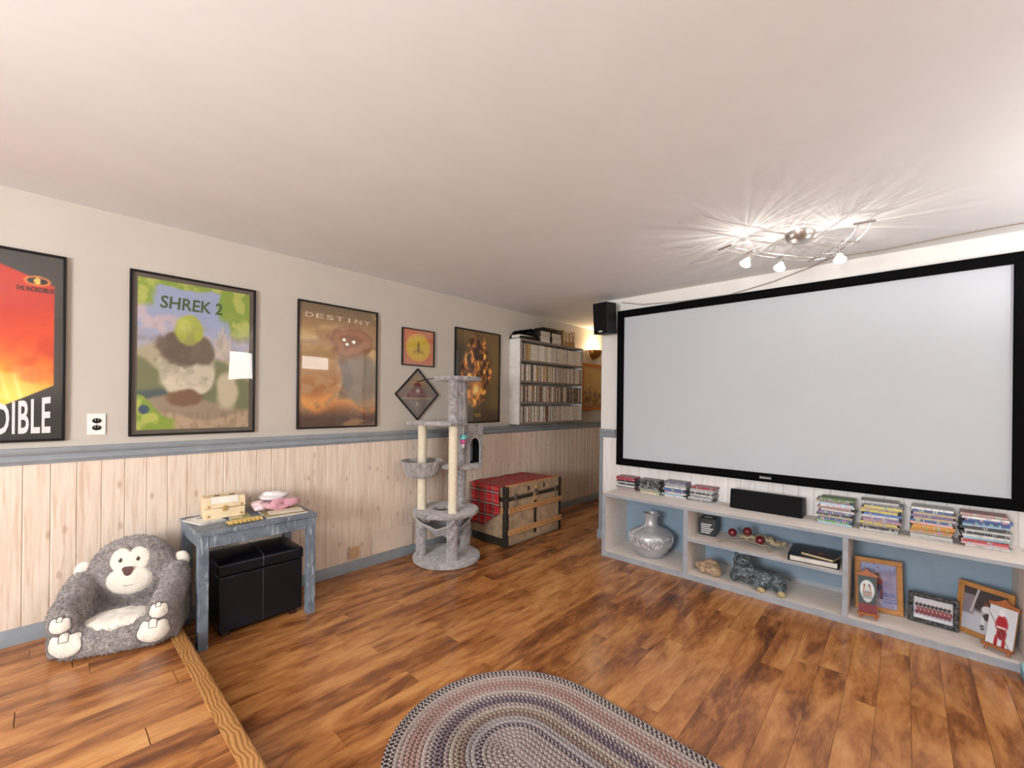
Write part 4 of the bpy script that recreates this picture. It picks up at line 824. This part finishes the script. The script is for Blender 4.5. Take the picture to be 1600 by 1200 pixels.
bd = bx(-.858, -.772, SY-.0425, SY-.04, Z0+.022, Z0+.046).build('badge', mat('badge_black', (24, 24, 26), .4), t, True); lettering('EliteScreens', lambda a, b: (-.853+.076*a, SY-.0435, Z0+.027+.014*b), TXT_W, bd, True, bold=.01)

# ------------------------------------------------------------------ long low shelf under the screen
A0, A1, B0, B1, ZH = -2.045, .505, 3.475, WY-.01, .569; INN = wood('whitewashed_board', [(.3, srgb(226, 214, 204)), (.65, srgb(243, 236, 229))], 'x', 10, 3, .55, .06, rnd=.05); EDG = mat('shelf_edge_grey', (156, 160, 167), .5, bump=.05); BLU = mat('slate_blue_panel', (132, 154, 172), .55, var=.06, scale=3, bump=.04)
t = thing('low_shelf', 'long low white shelf unit with slate-blue back under the screen', 'shelf', ((A0+A1)/2, (B0+B1)/2, 0))
def brd(name, x0, x1, z0, z1, y0=B0, m=None):
    o = bx(x0, x1, y0+.004, B1-.012, z0, z1).build(name, m or INN, t, True); bx(x0, x1, y0, y0+.004, z0, z1).build('edge_strip', EDG, o, True, bevel=.001); return o
brd('top_board', A0, A1, ZH-.022, ZH); brd('bottom_board', A0, A1, .03, .045); bx(A0, A1, B0+.001, B0+.018, 0, .03).build('kick_board', EDG, t, True)
brd('side_panel', A0, A0+.035, .045, ZH-.022); brd('side_panel', A1-.03, A1, .045, ZH-.022); brd('divider', -1.305, -1.27, .045, ZH-.022); brd('divider', -.29, -.262, .045, ZH-.022); brd('middle_shelf', -1.27, -.29, .302, .322, B0+.003)
bx(A0, A1, B1-.011, B1-.003, .0, ZH-.022).build('back_panel', BLU, t, True)
t = thing('storage_box', 'pale blue box on floor at right end of low shelf', 'box', (.585, 3.415, 0)); bx(-.13, .13, -.045, .045, 0, .05).build('body', mat('pale_blue_plastic', (130, 186, 206), .4), t, bevel=.004); bx(-.133, .133, -.048, .048, .05, .062).build('lid', mat('pale_blue_lid', (150, 200, 214), .4), t, bevel=.003)

# film cases lying in stacks on top of the low shelf
FC = MB(); FC.box(-.095, .095, .0006, .135, .0002, .0146); FC.mi = 0
FCM = FC.mesh('film_case', [objcolor('case_body', .35)], False); SPM = bx(-.0935, .0935, -.0006, .0005, .0008, .0138).mesh('spine', SPINE_X, False)
COLN = {'red': (186, 40, 46), 'black': (40, 42, 46), 'white': (222, 220, 216), 'grey': (128, 132, 138), 'blue': (60, 98, 168), 'cream': (226, 208, 168), 'orange': (222, 142, 44), 'green': (98, 150, 70), 'purple': (120, 100, 150), 'tan': (178, 154, 120), 'pale blue': (156, 190, 212), 'yellow': (206, 190, 84), 'pink': (206, 150, 150)}
ORD = ['topmost', 'second from top', 'third from top', 'fourth from top', 'fifth from top', 'sixth from top', 'seventh from top', 'eighth from top', 'ninth from top', 'tenth from top', 'eleventh from top', 'twelfth from top', 'thirteenth from top']
STK = [(-1.975, 3.778, 'leftmost stack', ['grey', 'white', 'pink', 'grey', 'white', 'black', 'white', 'black', 'red', 'red'][2:]),
       (-1.735, 3.775, 'second stack from left end', ['black', 'cream', 'cream', 'grey', 'black', 'black', 'black', 'black', 'black'][1:]),
       (-1.50, 3.772, 'third stack from left end', ['white', 'white', 'pale blue', 'white', 'purple', 'blue', 'white', 'white', 'grey', 'purple'][1:]),
       (-1.27, 3.772, 'stack just left of centre speaker', ['grey', 'white', 'grey', 'white', 'black', 'white', 'white', 'red'][0:]),
       (-.355, 3.705, 'stack just right of centre speaker', ['pale blue', 'green', 'blue', 'tan', 'black', 'purple', 'white', 'pink', 'white', 'pale blue', 'tan', 'green', 'grey'][:12]),
       (-.115, 3.71, 'second stack right of centre speaker', ['white', 'black', 'tan', 'yellow', 'pink', 'purple', 'white', 'blue', 'yellow', 'tan', 'yellow', 'grey', 'white'][:13]),
       (.125, 3.712, 'stack second from right end', ['white', 'white', 'tan', 'orange', 'orange', 'orange', 'pink', 'blue', 'tan', 'purple', 'tan', 'blue', 'white'][:13]),
       (.355, 3.712, 'rightmost stack', ['white', 'pink', 'red', 'pale blue', 'white', 'black', 'white', 'black', 'pale blue', 'blue', 'blue', 'white', 'pink'][:13])]
for x, y, nm, cs in STK:
    n = len(cs)
    for k, cn in enumerate(cs):
        o = bpy.data.objects.new('disc_case', FCM); COL.objects.link(o); c = COLN[cn]; c = [q*.8+150*.2 for q in c]; j = random.uniform(.85, 1.1); dk = [min(255, q*j*.6+20) for q in c]; o.color = srgb(*dk)
        bulge = math.sin(PI*k/(n-1))*0; o.location = (x+random.uniform(-.014, .014), y+random.uniform(-.008, .008), ZH+.0003+k*.0151); o.rotation_euler = (0, 0, R(random.uniform(-4, 4)))
        sp = bpy.data.objects.new('spine', SPM); COL.objects.link(sp); sp.parent = o; sp.color = srgb(*[min(255, q*j) for q in c])
        tag(o, '%s disc case, %s in the %s' % (cn, ORD[n-1-k], nm), 'disc case', 'disc cases lying in stacks on the low shelf')
# centre speaker
t = thing('centre_speaker', 'long black centre speaker between stacks of film cases', 'speaker', (-.79, 3.80, ZH+.0003))
sp = MB(); sp.prism([(-.245, -.065, 0), (-.245, .085, 0), (-.245, .085, .13), (-.245, -.045, .15)], (.49, 0, 0)); sp.build('cabinet', mat('speaker_black', (17, 17, 18), .5, spec=.25), t, bevel=.004)
gr = MB(); gr.prism([(-.238, -.067, .004), (-.238, -.072, .005), (-.238, -.053, .146), (-.238, -.048, .145)], (.476, 0, 0)); gr.build('grille', mat('speaker_cloth', (22, 22, 23), .9, bump=.6, scale=60, spec=.15), t)

# vase
t = thing('silver_vase', 'silver vase with embossed band in left bay of low shelf', 'vase', (-1.66, 3.668, .0455))
pv = [(.085, 0), (.10, .004), (.134, .045), (.165, .095), (.186, .145), (.192, .178), (.184, .21), (.155, .236), (.11, .256), (.072, .272), (.056, .292), (.053, .33), (.056, .36), (.072, .378), (.073, .39), (.06, .393), (.05, .375), (.044, .33), (.05, .29)]
MB().lathe([(r_*.98, z*.97) for r_, z in pv], 48).build('body', mat('vase_silver', (186, 188, 194), .33, .4, var=.05, bump=.12), t)
em = MB(); rs = random.Random(3)
for k in range(150):
    a = rs.uniform(0, 2*PI); z = rs.uniform(.105, .2); r_ = np.interp(z, [p[1]*.97 for p in pv[:10]], [p[0]*.98 for p in pv[:10]]); MM = Matrix.Rotation(a, 4, 'Z') @ Matrix.Rotation(rs.uniform(0, 3), 4, 'X'); em.sphere((r_*math.cos(a), r_*math.sin(a), z), (.006, .012, .006), 6, 4, MM)
eo = em.build('embossed_band', mat('vase_relief', (214, 214, 216), .45, .2), t); eo['kind'] = 'stuff'
for k in range(1): MB().tube([(.06+.11*q/8 if 0 else (np.interp(.33-.016*q, [p[1]*.97 for p in pv[:13]], [p[0]*.98 for p in pv[:13]])+.002)*math.cos(-1.9+.5*k+.05*q*(k-1)), (np.interp(.33-.016*q, [p[1]*.97 for p in pv[:13]], [p[0]*.98 for p in pv[:13]])+.002)*math.sin(-1.9+.5*k+.05*q*(k-1)), .33-.016*q) for q in range(9)], .004, 6).build('stem_relief', MATS['vase_relief'], t)
# black box with lettering
zm = .3225; t = thing('gift_box', 'small black box with white lettering on middle shelf', 'box', (-1.19, 3.735, zm), (0, 0, R(5))); bx(-.06, .06, -.06, .06, 0, .135).build('body', mat('box_black', (26, 28, 34), .4), t, bevel=.002); bx(-.0605, .0605, -.0605, .0605, .118, .137).build('lid', MATS['box_black'], t, bevel=.002)
for k in range(5): bx(-.048, .03+.012*((k*7) % 3)-.01, -.0612, -.0606, .018+k*.017, .026+k*.017).build('print_line', TXT_W, t)
bx(-.035, .025, -.02, .02, .1372, .1376).build('top_label', TXT_W, t)
# red balls on a bundle of dried leaves
t = thing('dried_arrangement', 'three red balls with dried leaves on middle shelf', 'decoration', (-.80, 3.66, zm)); DRY = mat('dried_leaf', (172, 158, 128), .8, var=.12, bump=.5); RED = mat('dark_red_gloss', (96, 14, 28), .2, var=.15, coat=.4)
for (x, y, z) in ((-.185, -.02, .075), (-.085, .0, .10), (.012, -.05, .065)): MB().sphere((x, y, z), .032, 20, 14).build('red_ball', RED, t)
rs = random.Random(5)
for k in range(26):
    x = -.15+.26*k/25; L_ = .085; a = rs.uniform(-.5, .5); zc = .062-.02*abs(k-10)/15; lf = MB(); pts = [(x+L_*q*.8, rs.uniform(-.02, .03)+a*.08*q, zc+.03*math.sin(q*2.2)+rs.uniform(-.012, .015)-.02*q) for q in (0, .33, .66, 1)]
    w_ = rs.uniform(.018, .032); vs = []
    for i, p in enumerate(pts): ww = w_*(.5, 1, .9, .1)[i]; vs += [(p[0], p[1]-ww, max(.003, p[2]-.01)), (p[0], p[1], max(.004, p[2]+.004)), (p[0], p[1]+ww, max(.003, p[2]-.008))]
    lf.add(vs, [(i*3+j, i*3+j+1, i*3+j+4, i*3+j+3) for i in range(3) for j in range(2)]); o = lf.build('leaf', DRY, t, angle=80); m_ = o.modifiers.new('thickness', 'SOLIDIFY'); m_.thickness = .0015
for pts in ([(-.27, -.09, .004), (-.2, -.07, .02), (-.1, -.06, .045), (0, -.05, .05)], [(-.08, -.06, .05), (.03, -.085, .04), (.08, -.10, .004)], [(-.02, -.05, .045), (.07, -.05, .03), (.10, -.07, .004)], [(.05, 0, .04), (.12, .01, .05), (.19, 0, .02)]): MB().tube(pts, .004, 6).build('twig', mat('twig', (150, 136, 108), .8, bump=.3), t)
# binder and notebook
t = thing('ring_binder', 'black ring binder lying on right of middle shelf', 'binder', (-.452, 3.655, zm), (0, 0, R(3))); bx(-.145, .135, -.15, .15, 0, .004).build('cover', BLACK, t, bevel=.001); bx(-.145, .135, -.15, .15, .040, .044).build('cover', BLACK, t, bevel=.001); bx(-.138, .125, -.142, .142, .0042, .034).build('pages', mat('paper', (214, 208, 200), .7), t); bx(-.149, -.145, -.15, .15, 0, .044).build('spine', BLACK, t)
t = thing('notebook', 'dark brown notebook with cream pages on the binder', 'notebook', (-.425, 3.60, zm+.0445), (0, 0, R(-14))); bx(-.085, .10, -.065, .065, 0, .011).build('pages', mat('cream_pages', (222, 200, 160), .7), t); bx(-.088, .103, -.068, .068, .011, .0135).build('cover', mat('brown_leather', (62, 46, 38), .4, bump=.2), t, bevel=.001); MB().tube([(.01+.02*math.cos(a*PI/8), .015*math.sin(a*PI/8), .0138) for a in range(16)], .001, 5, True).build('emblem', mat('gold_foil', (150, 116, 70), .4, .5), t)
# rock / shell
def rock(name, label, cat, loc, r, m, seed, parts):
    mb = MB()
    for c, q in parts: mb.sphere(c, q, 16, 10)
    me = baked(mb, .006, 3); c = np.zeros(len(me.vertices)*3); me.vertices.foreach_get('co', c); c = c.reshape(-1, 3); n = np.zeros(c.size); me.vertices.foreach_get('normal', n); n = n.reshape(-1, 3)
    c = c+n*((fbm(c[:, 0]*70+c[:, 2]*39+9, c[:, 1]*70+c[:, 2]*57+9, seed, 3)-.5)*r)[:, None]; c[:, 2] = np.maximum(c[:, 2]-0, 0.0); me.vertices.foreach_set('co', c.ravel()); me.materials.append(m)
    o = bpy.data.objects.new(name, me); COL.objects.link(o); o.location = loc; return tag(o, label, cat)
rock('sea_shell', 'rough tan conch shell on the bottom shelf beside the bear', 'shell', (-1.135, 3.60, .0455), .035, mat('tan_shell', (168, 142, 114), .7, var=.3, scale=34, bump=.8), 3, [((-.03, 0, .045), (.06, .05, .048)), ((.035, -.01, .045), (.055, .05, .045)), ((-.08, 0, .045), (.03, .03, .035)), ((.0, .01, .085), (.045, .03, .028)), ((.05, -.035, .03), (.035, .025, .03)), ((.0, -.045, .04), (.03, .02, .025))])
# carved stone bear with paws
def stone():
    t = NT('carved_stone'); co = t.coord(); v = t.noise(co, 26, 7, .7, 1.6); c = t.ramp(v, [(.36, srgb(34, 44, 50)), (.5, srgb(74, 86, 92)), (.58, srgb(110, 120, 124)), (.66, srgb(190, 194, 192))]); t.base(c); t.set(Roughness=.45); t.bump(v, .4, .006); return t.m
STN = stone(); t = thing('bear_carving', 'dark grey carved stone bear lying on the bottom shelf', 'sculpture', (-.80, 3.60, .0455), (0, 0, R(-4))); t.scale = (1, 1, .85)
mb = MB()
for c, q in [((-.06, 0, .085), (.11, .06, .08)), ((.03, 0, .085), (.11, .065, .08)), ((.11, .01, .08), (.075, .06, .078)), ((-.10, 0, .13), (.07, .06, .085)), ((-.10, -.02, .195), (.058, .052, .052)), ((-.085, -.068, .18), (.028, .03, .024)), ((-.145, -.005, .235), (.018, .014, .02)), ((-.065, .0, .243), (.018, .014, .02)), ((-.15, -.03, .06), (.035, .04, .06)), ((.02, -.05, .05), (.045, .03, .045)), ((.15, -.02, .06), (.045, .04, .06)), ((-.07, -.06, .10), (.04, .025, .04))]: mb.sphere(c, q, 18, 12)
mb.tube([(-.10, -.04, .12), (-.135, -.06, .07), (-.15, -.065, .03)], [.035, .03, .028], 10); mb.tube([(-.02, -.05, .09), (.02, -.075, .04), (.05, -.085, .022)], [.035, .03, .022], 10); mb.tube([(.12, -.03, .1), (.165, -.06, .06), (.175, -.075, .025)], [.045, .035, .024], 10)
me = baked(mb, .007, 3); c = np.zeros(len(me.vertices)*3); me.vertices.foreach_get('co', c); c = c.reshape(-1, 3); n = np.zeros(c.size); me.vertices.foreach_get('normal', n); n = n.reshape(-1, 3); c = c+n*((fbm(c[:, 0]*34+c[:, 2]*21+9, c[:, 1]*34+c[:, 2]*29+9, 8, 3)-.5)*.014)[:, None]; c[:, 2] = np.maximum(c[:, 2], 0); me.vertices.foreach_set('co', c.ravel()); me.materials.append(STN)
o = bpy.data.objects.new('body', me); COL.objects.link(o); o.parent = t; PAW = mat('tan_paw', (176, 158, 116), .6, bump=.2)
for p, q in (((.052, -.10, .024), (.026, .016, .02)), ((.178, -.088, .028), (.026, .018, .024))): MB().sphere(p, q, 14, 10).build('paw_pad', PAW, t)
MB().sphere((-.082, -.095, .186), (.010, .008, .007), 10, 8).build('nose', BLACK, t)
for s in (-1, 1): MB().sphere((-.10+s*.024, -.067, .212), .006, 10, 8).build('eye', BLACK, t)

# ------------------------------------------------------------------ framed hockey pictures in the right bay
WDF = mat('honey_wood', (178, 124, 66), .45, var=.1, scale=20, bump=.1); zb = .0455
def stand_frame(name, label, loc, rz, lean, w_, h_, fw, m, paint, nu=50, nv=60, depth=.02):
    t = thing(name, label, 'picture frame', loc, (0, 0, rz)); M = Matrix.Translation((0, 0, depth*math.sin(lean)+.0005)) @ Matrix.Rotation(-lean, 4, 'X')
    for (p, q, r_, s_) in ((-w_/2, w_/2, h_-fw, h_), (-w_/2, w_/2, 0, fw), (-w_/2, -w_/2+fw, fw, h_-fw), (w_/2-fw, w_/2, fw, h_-fw)):
        mb = MB(); mb.box(p, q, 0, depth, r_, s_, M); mb.build('frame_bar', m, t, bevel=.003)
    O = M @ Vector((-w_/2+fw*.9, .008, fw*.9)); U = M.to_3x3() @ Vector((w_-fw*1.8, 0, 0)); V = M.to_3x3() @ Vector((0, 0, h_-fw*1.8)); pr = painted('photo', t, O, U, V, nu, nv, paint)
    mb = MB(); mb.box(-w_/2+fw*.9, w_/2-fw*.9, .010, .016, fw*.9, h_-fw*.9, M); mb.build('backing', TANW, t); mb = MB(); mb.box(-w_/2+fw*.95, w_/2-fw*.95, .004, .0055, fw*.95, h_-fw*.95, M); mb.build('glass_pane', GLASS, t)
    st = M @ Vector((0, depth, h_*.7)); foot = Vector((0, st.y+.03, .001)); MB().tube([st, foot], .005, 6).build('easel_strut', m, t)
    return t, pr, M
def skater(g, cu, cv, s, shirt, pants, helm):
    g.ell(cu, cv, .10*s, .10*s, shirt, .15, .25, 5); g.ell(cu-.02*s, cv+.13*s, .045*s, .045*s, helm, .2); g.ell(cu+.02*s, cv-.11*s, .08*s, .07*s, pants, .2, .3, 6)
    for d in (-.06, .07): g.ell(cu+d*s, cv-.22*s, .03*s, .09*s, shirt, .2); g.ell(cu+d*s, cv-.31*s, .04*s, .02*s, (30, 28, 30), .2)
    g.lay(sst(.012*s, .004*s, np.abs((g.v-cv)+.9*(g.u-cu)+.1*s))*sst(.24*s, .2*s, np.abs(g.u-cu)), (110, 90, 70))
def p_mag1(u, v):
    g = Img(u, v, (150, 142, 170)); g.lay(sst(.3, .0, v), (182, 178, 200)); g.lay(sst(.4, .65, fbm(u*5, v*6, 201))*.5, (104, 98, 140)); skater(g, .5, .58, 1.15, (120, 40, 46), (60, 54, 90), (70, 30, 34))
    for k, yy in enumerate((.34, .29, .22, .17, .13)): g.lay(sst(.012, .006, np.abs(v-yy))*sst(.6, .62, u)*sst(.95, .9, u-.03*k), (50, 90, 160))
    return g
t, pr, M = stand_frame('framed_magazine', 'wooden frame holding a HOCKEY magazine cover in right bay', (-.115, 3.70, zb), R(12), R(8), .245, .335, .03, WDF, p_mag1)
lettering('HOCKEY', lambda a, b: M @ Vector((-.082+.164*a, .0072, .265+.032*b)), mat('pale_blue_ink', (120, 160, 210), .5), pr, bold=.02)
def p_team(u, v):
    g = Img(u, v, (196, 196, 204)); g.lay(sst(.55, .45, v), (168, 166, 178)); g.lay(sst(.2, .1, v), (206, 206, 212))
    for r_, (yy, c) in enumerate(((.62, (30, 28, 36)), (.45, (120, 20, 34)), (.30, (110, 18, 32)))):
        for k in range(9): g.ell(.1+k*.1+.03*(r_ % 2), yy, .05, .1, c, .15); g.ell(.1+k*.1+.03*(r_ % 2), yy+.13, .02, .035, (206, 168, 148), .2)
    return g
ORN = mat('pewter', (92, 92, 94), .4, .8, var=.5, scale=60, bump=.8)
t, pr, M = stand_frame('framed_team_photo', 'ornate pewter frame with a team photo between wooden frames', (.135, 3.70, zb), R(-2), R(8), .225, .178, .026, ORN, p_team)
for k in range(36):
    p = k/36*4; s_ = int(p); f = p-s_; a, b = [(-.1+.2*f, .012), (.1, .012+.153*f), (.1-.2*f, .165), (-.1, .165-.153*f)][s_]
    mb = MB(); mb.sphere((a, -.001, b), (.011, .005, .011), 8, 6, None); mb.v = [tuple(M @ Vector(q)) for q in mb.v]; mb.build('scroll', ORN, t)
def p_ice(u, v):
    g = Img(u, v, (196, 198, 208)); g.lay(sst(.45, .6, v+.1*u), (64, 58, 62)); g.lay(sst(.3, .25, u)*sst(.35, .4, v)*sst(.85, .8, v), (140, 132, 140)); g.lay(sst(.02, .0, np.abs(u-.3+.25*(.8-v))-.012)*sst(.4, .45, v), (210, 204, 206)); skater(g, .56, .55, 1.2, (226, 226, 230), (40, 40, 48), (120, 70, 60)); g.ell(.5, .12, .05, .02, (30, 30, 30), .3); return g
t, pr, M = stand_frame('framed_photo', 'wooden frame with a white-shirted skater photo at right end', (.332, 3.69, zb), R(-32), R(8), .245, .30, .028, WDF, p_ice)
# plaques on small easels
def easel(name, label, loc, rz, w_, h_, paint, arch):
    t = thing(name, label, 'plaque', loc, (0, 0, rz)); E_ = mat('easel_wood', (160, 92, 50), .45, bump=.1); lean = R(14); M = Matrix.Translation((0, 0, .035)) @ Matrix.Rotation(-lean, 4, 'X')
    for s in (-1, 1):
        MB().tube([(s*w_*.36, -.018, .0005+.005), (s*w_*.3, -.004, .04)], .007, 8).build('front_leg', E_, t); MB().tube([(s*w_*.3, .01, .045), (s*w_*.12, .045, h_*.9)], .006, 8).build('upright', E_, t)
    MB().tube([(0, .05, h_*.8), (0, .075, .006)], .006, 8).build('rear_leg', E_, t); bx(-w_/2, w_/2, -.026, .006, .026, .035).build('ledge', E_, t, bevel=.002); bx(-w_/2, w_/2, -.028, -.022, .035, .043).build('lip', E_, t, bevel=.001)
    mb = MB(); mb.box(-w_/2+.006, w_/2-.006, 0, .008, .0, h_, M); p = mb.build('plaque_board', TANW, t, bevel=.001)
    painted('picture', p, M @ Vector((-w_/2+.008, -.0012, .002)), M.to_3x3() @ Vector((w_-.016, 0, 0)), M.to_3x3() @ Vector((0, 0, h_-.004)), 40, 60, paint)
    mb = MB(); tp = [(-w_/2, h_-.004), (w_/2, h_-.004), (w_/2, h_+.012), (w_*.3, h_+.018), (.018, h_+.026), (.0, h_+.044), (-.018, h_+.026), (-w_*.3, h_+.018), (-w_/2, h_+.012)]; mb.prism([M @ Vector((a, -.004, b)) for a, b in tp], M.to_3x3() @ Vector((0, .014, 0))); mb.build('crest', E_, t, bevel=.002); return t
def p_mask(u, v):
    g = Img(u, v, (52, 66, 70)); g.lay(sst(.28, .2, v), (120, 34, 36)); g.ell(.5, .62, .4, .27, (206, 212, 212), .1); g.ell(.5, .5, .3, .22, (190, 196, 196), .1)
    for k in range(4): g.lay(sst(.014, .006, np.abs(v-.5-.05*k+.1))*sst(.28, .24, np.abs(u-.5)), (70, 60, 60))
    for k in range(4): g.lay(sst(.02, .008, np.abs(u-.32-.12*k))*sst(.38, .4, v)*sst(.62, .6, v), (80, 70, 70))
    g.lay(sst(.05, .02, np.abs(v-.5))*sst(.22, .18, np.abs(u-.5))*.6, (186, 130, 110)); g.ell(.35, .74, .06, .04, (70, 110, 130), .3); g.ell(.6, .75, .07, .03, (70, 110, 130), .3); return g
easel('easel_plaque', 'goalie mask plaque on small wooden easel before magazine frame', (-.165, 3.548, zb), R(10), .108, .225, p_mask, 1)
def p_red(u, v): g = Img(u, v, (206, 210, 216)); g.lay(sst(.3, .0, v)*.5, (228, 230, 234)); skater(g, .5, .56, 2.2, (164, 28, 40), (136, 26, 36), (226, 226, 228)); g.lay(sst(.03, .01, np.abs(v-.47))*sst(.2, .15, np.abs(u-.5)), (228, 226, 226)); return g
easel('easel_plaque', 'red-shirted player plaque on wooden easel at far right', (.388, 3.555, zb), R(-30), .125, .215, p_red, 1)

# ------------------------------------------------------------------ surround speaker and cables
t = thing('surround_speaker', 'black surround speaker mounted high beside the screen', 'speaker', (-2.188, 3.735, 2.075), (R(4), 0, R(-6)))
bx(-.082, .082, -.07, .09, 0, .30).build('cabinet', MATS['speaker_black'], t, bevel=.005); bx(-.076, .076, -.077, -.07, .012, .292).build('grille', MATS['speaker_cloth'], t, bevel=.003); bx(-.014, .028, -.0785, -.077, .016, .028).build('badge', TXT_W, t)
bx(-.03, .03, .09, .13, .10, .20).build('bracket_arm', WHITE, t, bevel=.004); bx(-.05, .04, .13, .155, .05, .26).build('wall_plate', WHITE, t, bevel=.004)
mb = MB(); mb.tube([(-2.10, WY-.012, 2.405), (-1.98, WY-.012, 2.375), (-1.88, WY-.012, 2.352), (-1.5, WY-.012, 2.325), (-1.09, WY-.012, 2.322), (-.78, WY-.012, 2.372), (-.56, WY-.014, 2.43), (-.39, 3.76, 2.4405), (-.12, 3.80, 2.4405), (.18, 3.76, 2.4405), (.34, 3.75, 2.4405), (.49, 3.75, 2.4405), (.9, 3.72, 2.4405)], .004, 6)
tag(mb.build('speaker_cable', mat('grey_cable', (150, 138, 126), .5)), 'thin grey cable running along the top of the screen wall', 'cable')

# ------------------------------------------------------------------ ceiling track light
t = thing('track_light', 'chrome ceiling track light with glowing glass cones', 'lamp', (-.485, 3.12, H-.0005)); CAN2 = mat('brushed_nickel', (186, 182, 178), .28, .9); RZ = -.115
MB().lathe([(.082, 0), (.08, -.012), (.066, -.04), (.04, -.058), (.015, -.064), (.004, -.065)], 32).build('canopy', CAN2, t)
arc = [(-.80, 2.74), (-.76, 2.83), (-.71, 2.92), (-.65, 3.03), (-.58, 3.14), (-.51, 3.25), (-.44, 3.32), (-.395, 3.325), (-.35, 3.26), (-.295, 3.18), (-.24, 3.10), (-.205, 3.01), (-.175, 2.91), (-.16, 2.82)]
arc = [Vector((x+.485, y-3.12, RZ)) for x, y in arc]; off = []
for i in range(len(arc)): d = (arc[min(i+1, len(arc)-1)]-arc[max(i-1, 0)]).normalized(); off.append(Vector((-d.y, d.x, 0)))
for s in (-1, 1): MB().tube([p+o_*.028*s for p, o_ in zip(arc, off)], .0035, 8).build('rail', CAN2, t)
for i in (0, 2, 4, 6, 8, 10, 13): MB().cyl(arc[i]-off[i]*.045, arc[i]+off[i]*.045, .006, n=10).build('cross_bar', CAN2, t)
for i in (4, 9): MB().tube([(arc[i].x*.25, arc[i].y*.25, -.06), (arc[i].x*.7, arc[i].y*.7, RZ+.02), tuple(arc[i])], .004, 8).build('support_rod', CAN2, t)
LIT = emit('lit_glass', (255, 244, 226), 16.0)
_e = LIT.node_tree; _tr = _e.nodes.new('ShaderNodeBsdfTransparent'); _ms = _e.nodes.new('ShaderNodeMixShader'); _ms.inputs[0].default_value = .3
_em = [n for n in _e.nodes if n.type == 'EMISSION'][0]; _e.links.new(_tr.outputs[0], _ms.inputs[1]); _e.links.new(_em.outputs[0], _ms.inputs[2]); _e.links.new(_ms.outputs[0], _e.nodes['Material Output'].inputs[0])
def streaks(o, st):
    d = o.data; d.use_nodes = True; nt = d.node_tree; em = nt.nodes['Emission']; tc = nt.nodes.new('ShaderNodeTexCoord'); sp = nt.nodes.new('ShaderNodeSeparateXYZ'); nt.links.new(tc.outputs['Normal'], sp.inputs[0])
    cm = nt.nodes.new('ShaderNodeCombineXYZ'); nt.links.new(sp.outputs[0], cm.inputs[0]); nt.links.new(sp.outputs[1], cm.inputs[1]); at = nt.nodes.new('ShaderNodeVectorMath'); at.operation = 'NORMALIZE'; nt.links.new(cm.outputs[0], at.inputs[0])
    nz = nt.nodes.new('ShaderNodeTexNoise'); nz.inputs['Scale'].default_value = 10; nz.inputs['Detail'].default_value = 3; nz.inputs['Roughness'].default_value = .6; nt.links.new(at.outputs[0], nz.inputs['Vector'])
    rp = nt.nodes.new('ShaderNodeMapRange'); rp.inputs[1].default_value = .42; rp.inputs[2].default_value = .6; rp.inputs[3].default_value = .1*st; rp.inputs[4].default_value = 2.2*st; nt.links.new(nz.outputs['Fac'], rp.inputs[0])
    up = nt.nodes.new('ShaderNodeMapRange'); up.inputs[1].default_value = -.02; up.inputs[2].default_value = .12; nt.links.new(sp.outputs[2], up.inputs[0]); mx = nt.nodes.new('ShaderNodeMix'); nt.links.new(up.outputs[0], mx.inputs[0]); mx.inputs[2].default_value = .6*st; nt.links.new(rp.outputs[0], mx.inputs[3]); nt.links.new(mx.outputs[0], em.inputs['Strength'])
for k, (i, tilt, lit) in enumerate(((2, (-.35, -.55), 1), (4, (-.15, -.6), 1), (9, (.1, -.5), 1))):
    a = arc[i]; d = Vector((tilt[0], tilt[1], -1)).normalized(); p0 = a+Vector((0, 0, -.006)); MB().cyl(p0, p0+Vector((0, 0, -.022)), .005, n=8).build('socket_stem', CAN2, t); p1 = p0+Vector((0, 0, -.02)); hd = MB().cyl(p1, p1+d*.022, .010, .012, 14).build('socket', CAN2, t)
    MB().tube([p1+d*.02, p1+d*.035, p1+d*.062], [.012, .018, .032], 20).build('glass_cone', LIT if lit else mat('frosted_glass', (226, 222, 216), .25), t)
    if lit: q = Vector((-.485, 3.12, H))+p1+d*.05; L_ = point('cone_light', q, 1.9, (1, .93, .84), .004); streaks(L_, 1.0)

# ------------------------------------------------------------------ unseen torchieres added to brighten the ceiling, beside and behind the viewer
def torchiere(loc, label, e):
    t = thing('fill_lamp', label, 'lamp', loc, group='unseen torchieres added for ceiling light'); MB().lathe([(.13, 0), (.13, .012), (.02, .03), (.012, .04)], 28).build('base', BLACK, t); MB().cyl((0, 0, .035), (0, 0, 1.62), .011, n=14).build('pole', BLACK, t)
    MB().lathe([(.02, 1.60), (.09, 1.64), (.15, 1.72), (.165, 1.77), (.16, 1.77), (.145, 1.725), (.085, 1.65), (.0, 1.625)], 32).build('bowl_shade', BLACK, t); MB().sphere((0, 0, 1.70), .03, 14, 10).build('bulb', emit('fill_bulb', (255, 236, 205), 8), t)
    point('ceiling_fill_light', (loc[0], loc[1], loc[2]+1.745), e, (1, .985, .975), .03)
torchiere((-.25, -1.2, PZ), 'unseen black torchiere added for ceiling light on the raised floor', 115)
torchiere((1.35, 2.75, 0), 'unseen black torchiere added for ceiling light on the lower floor', 55)
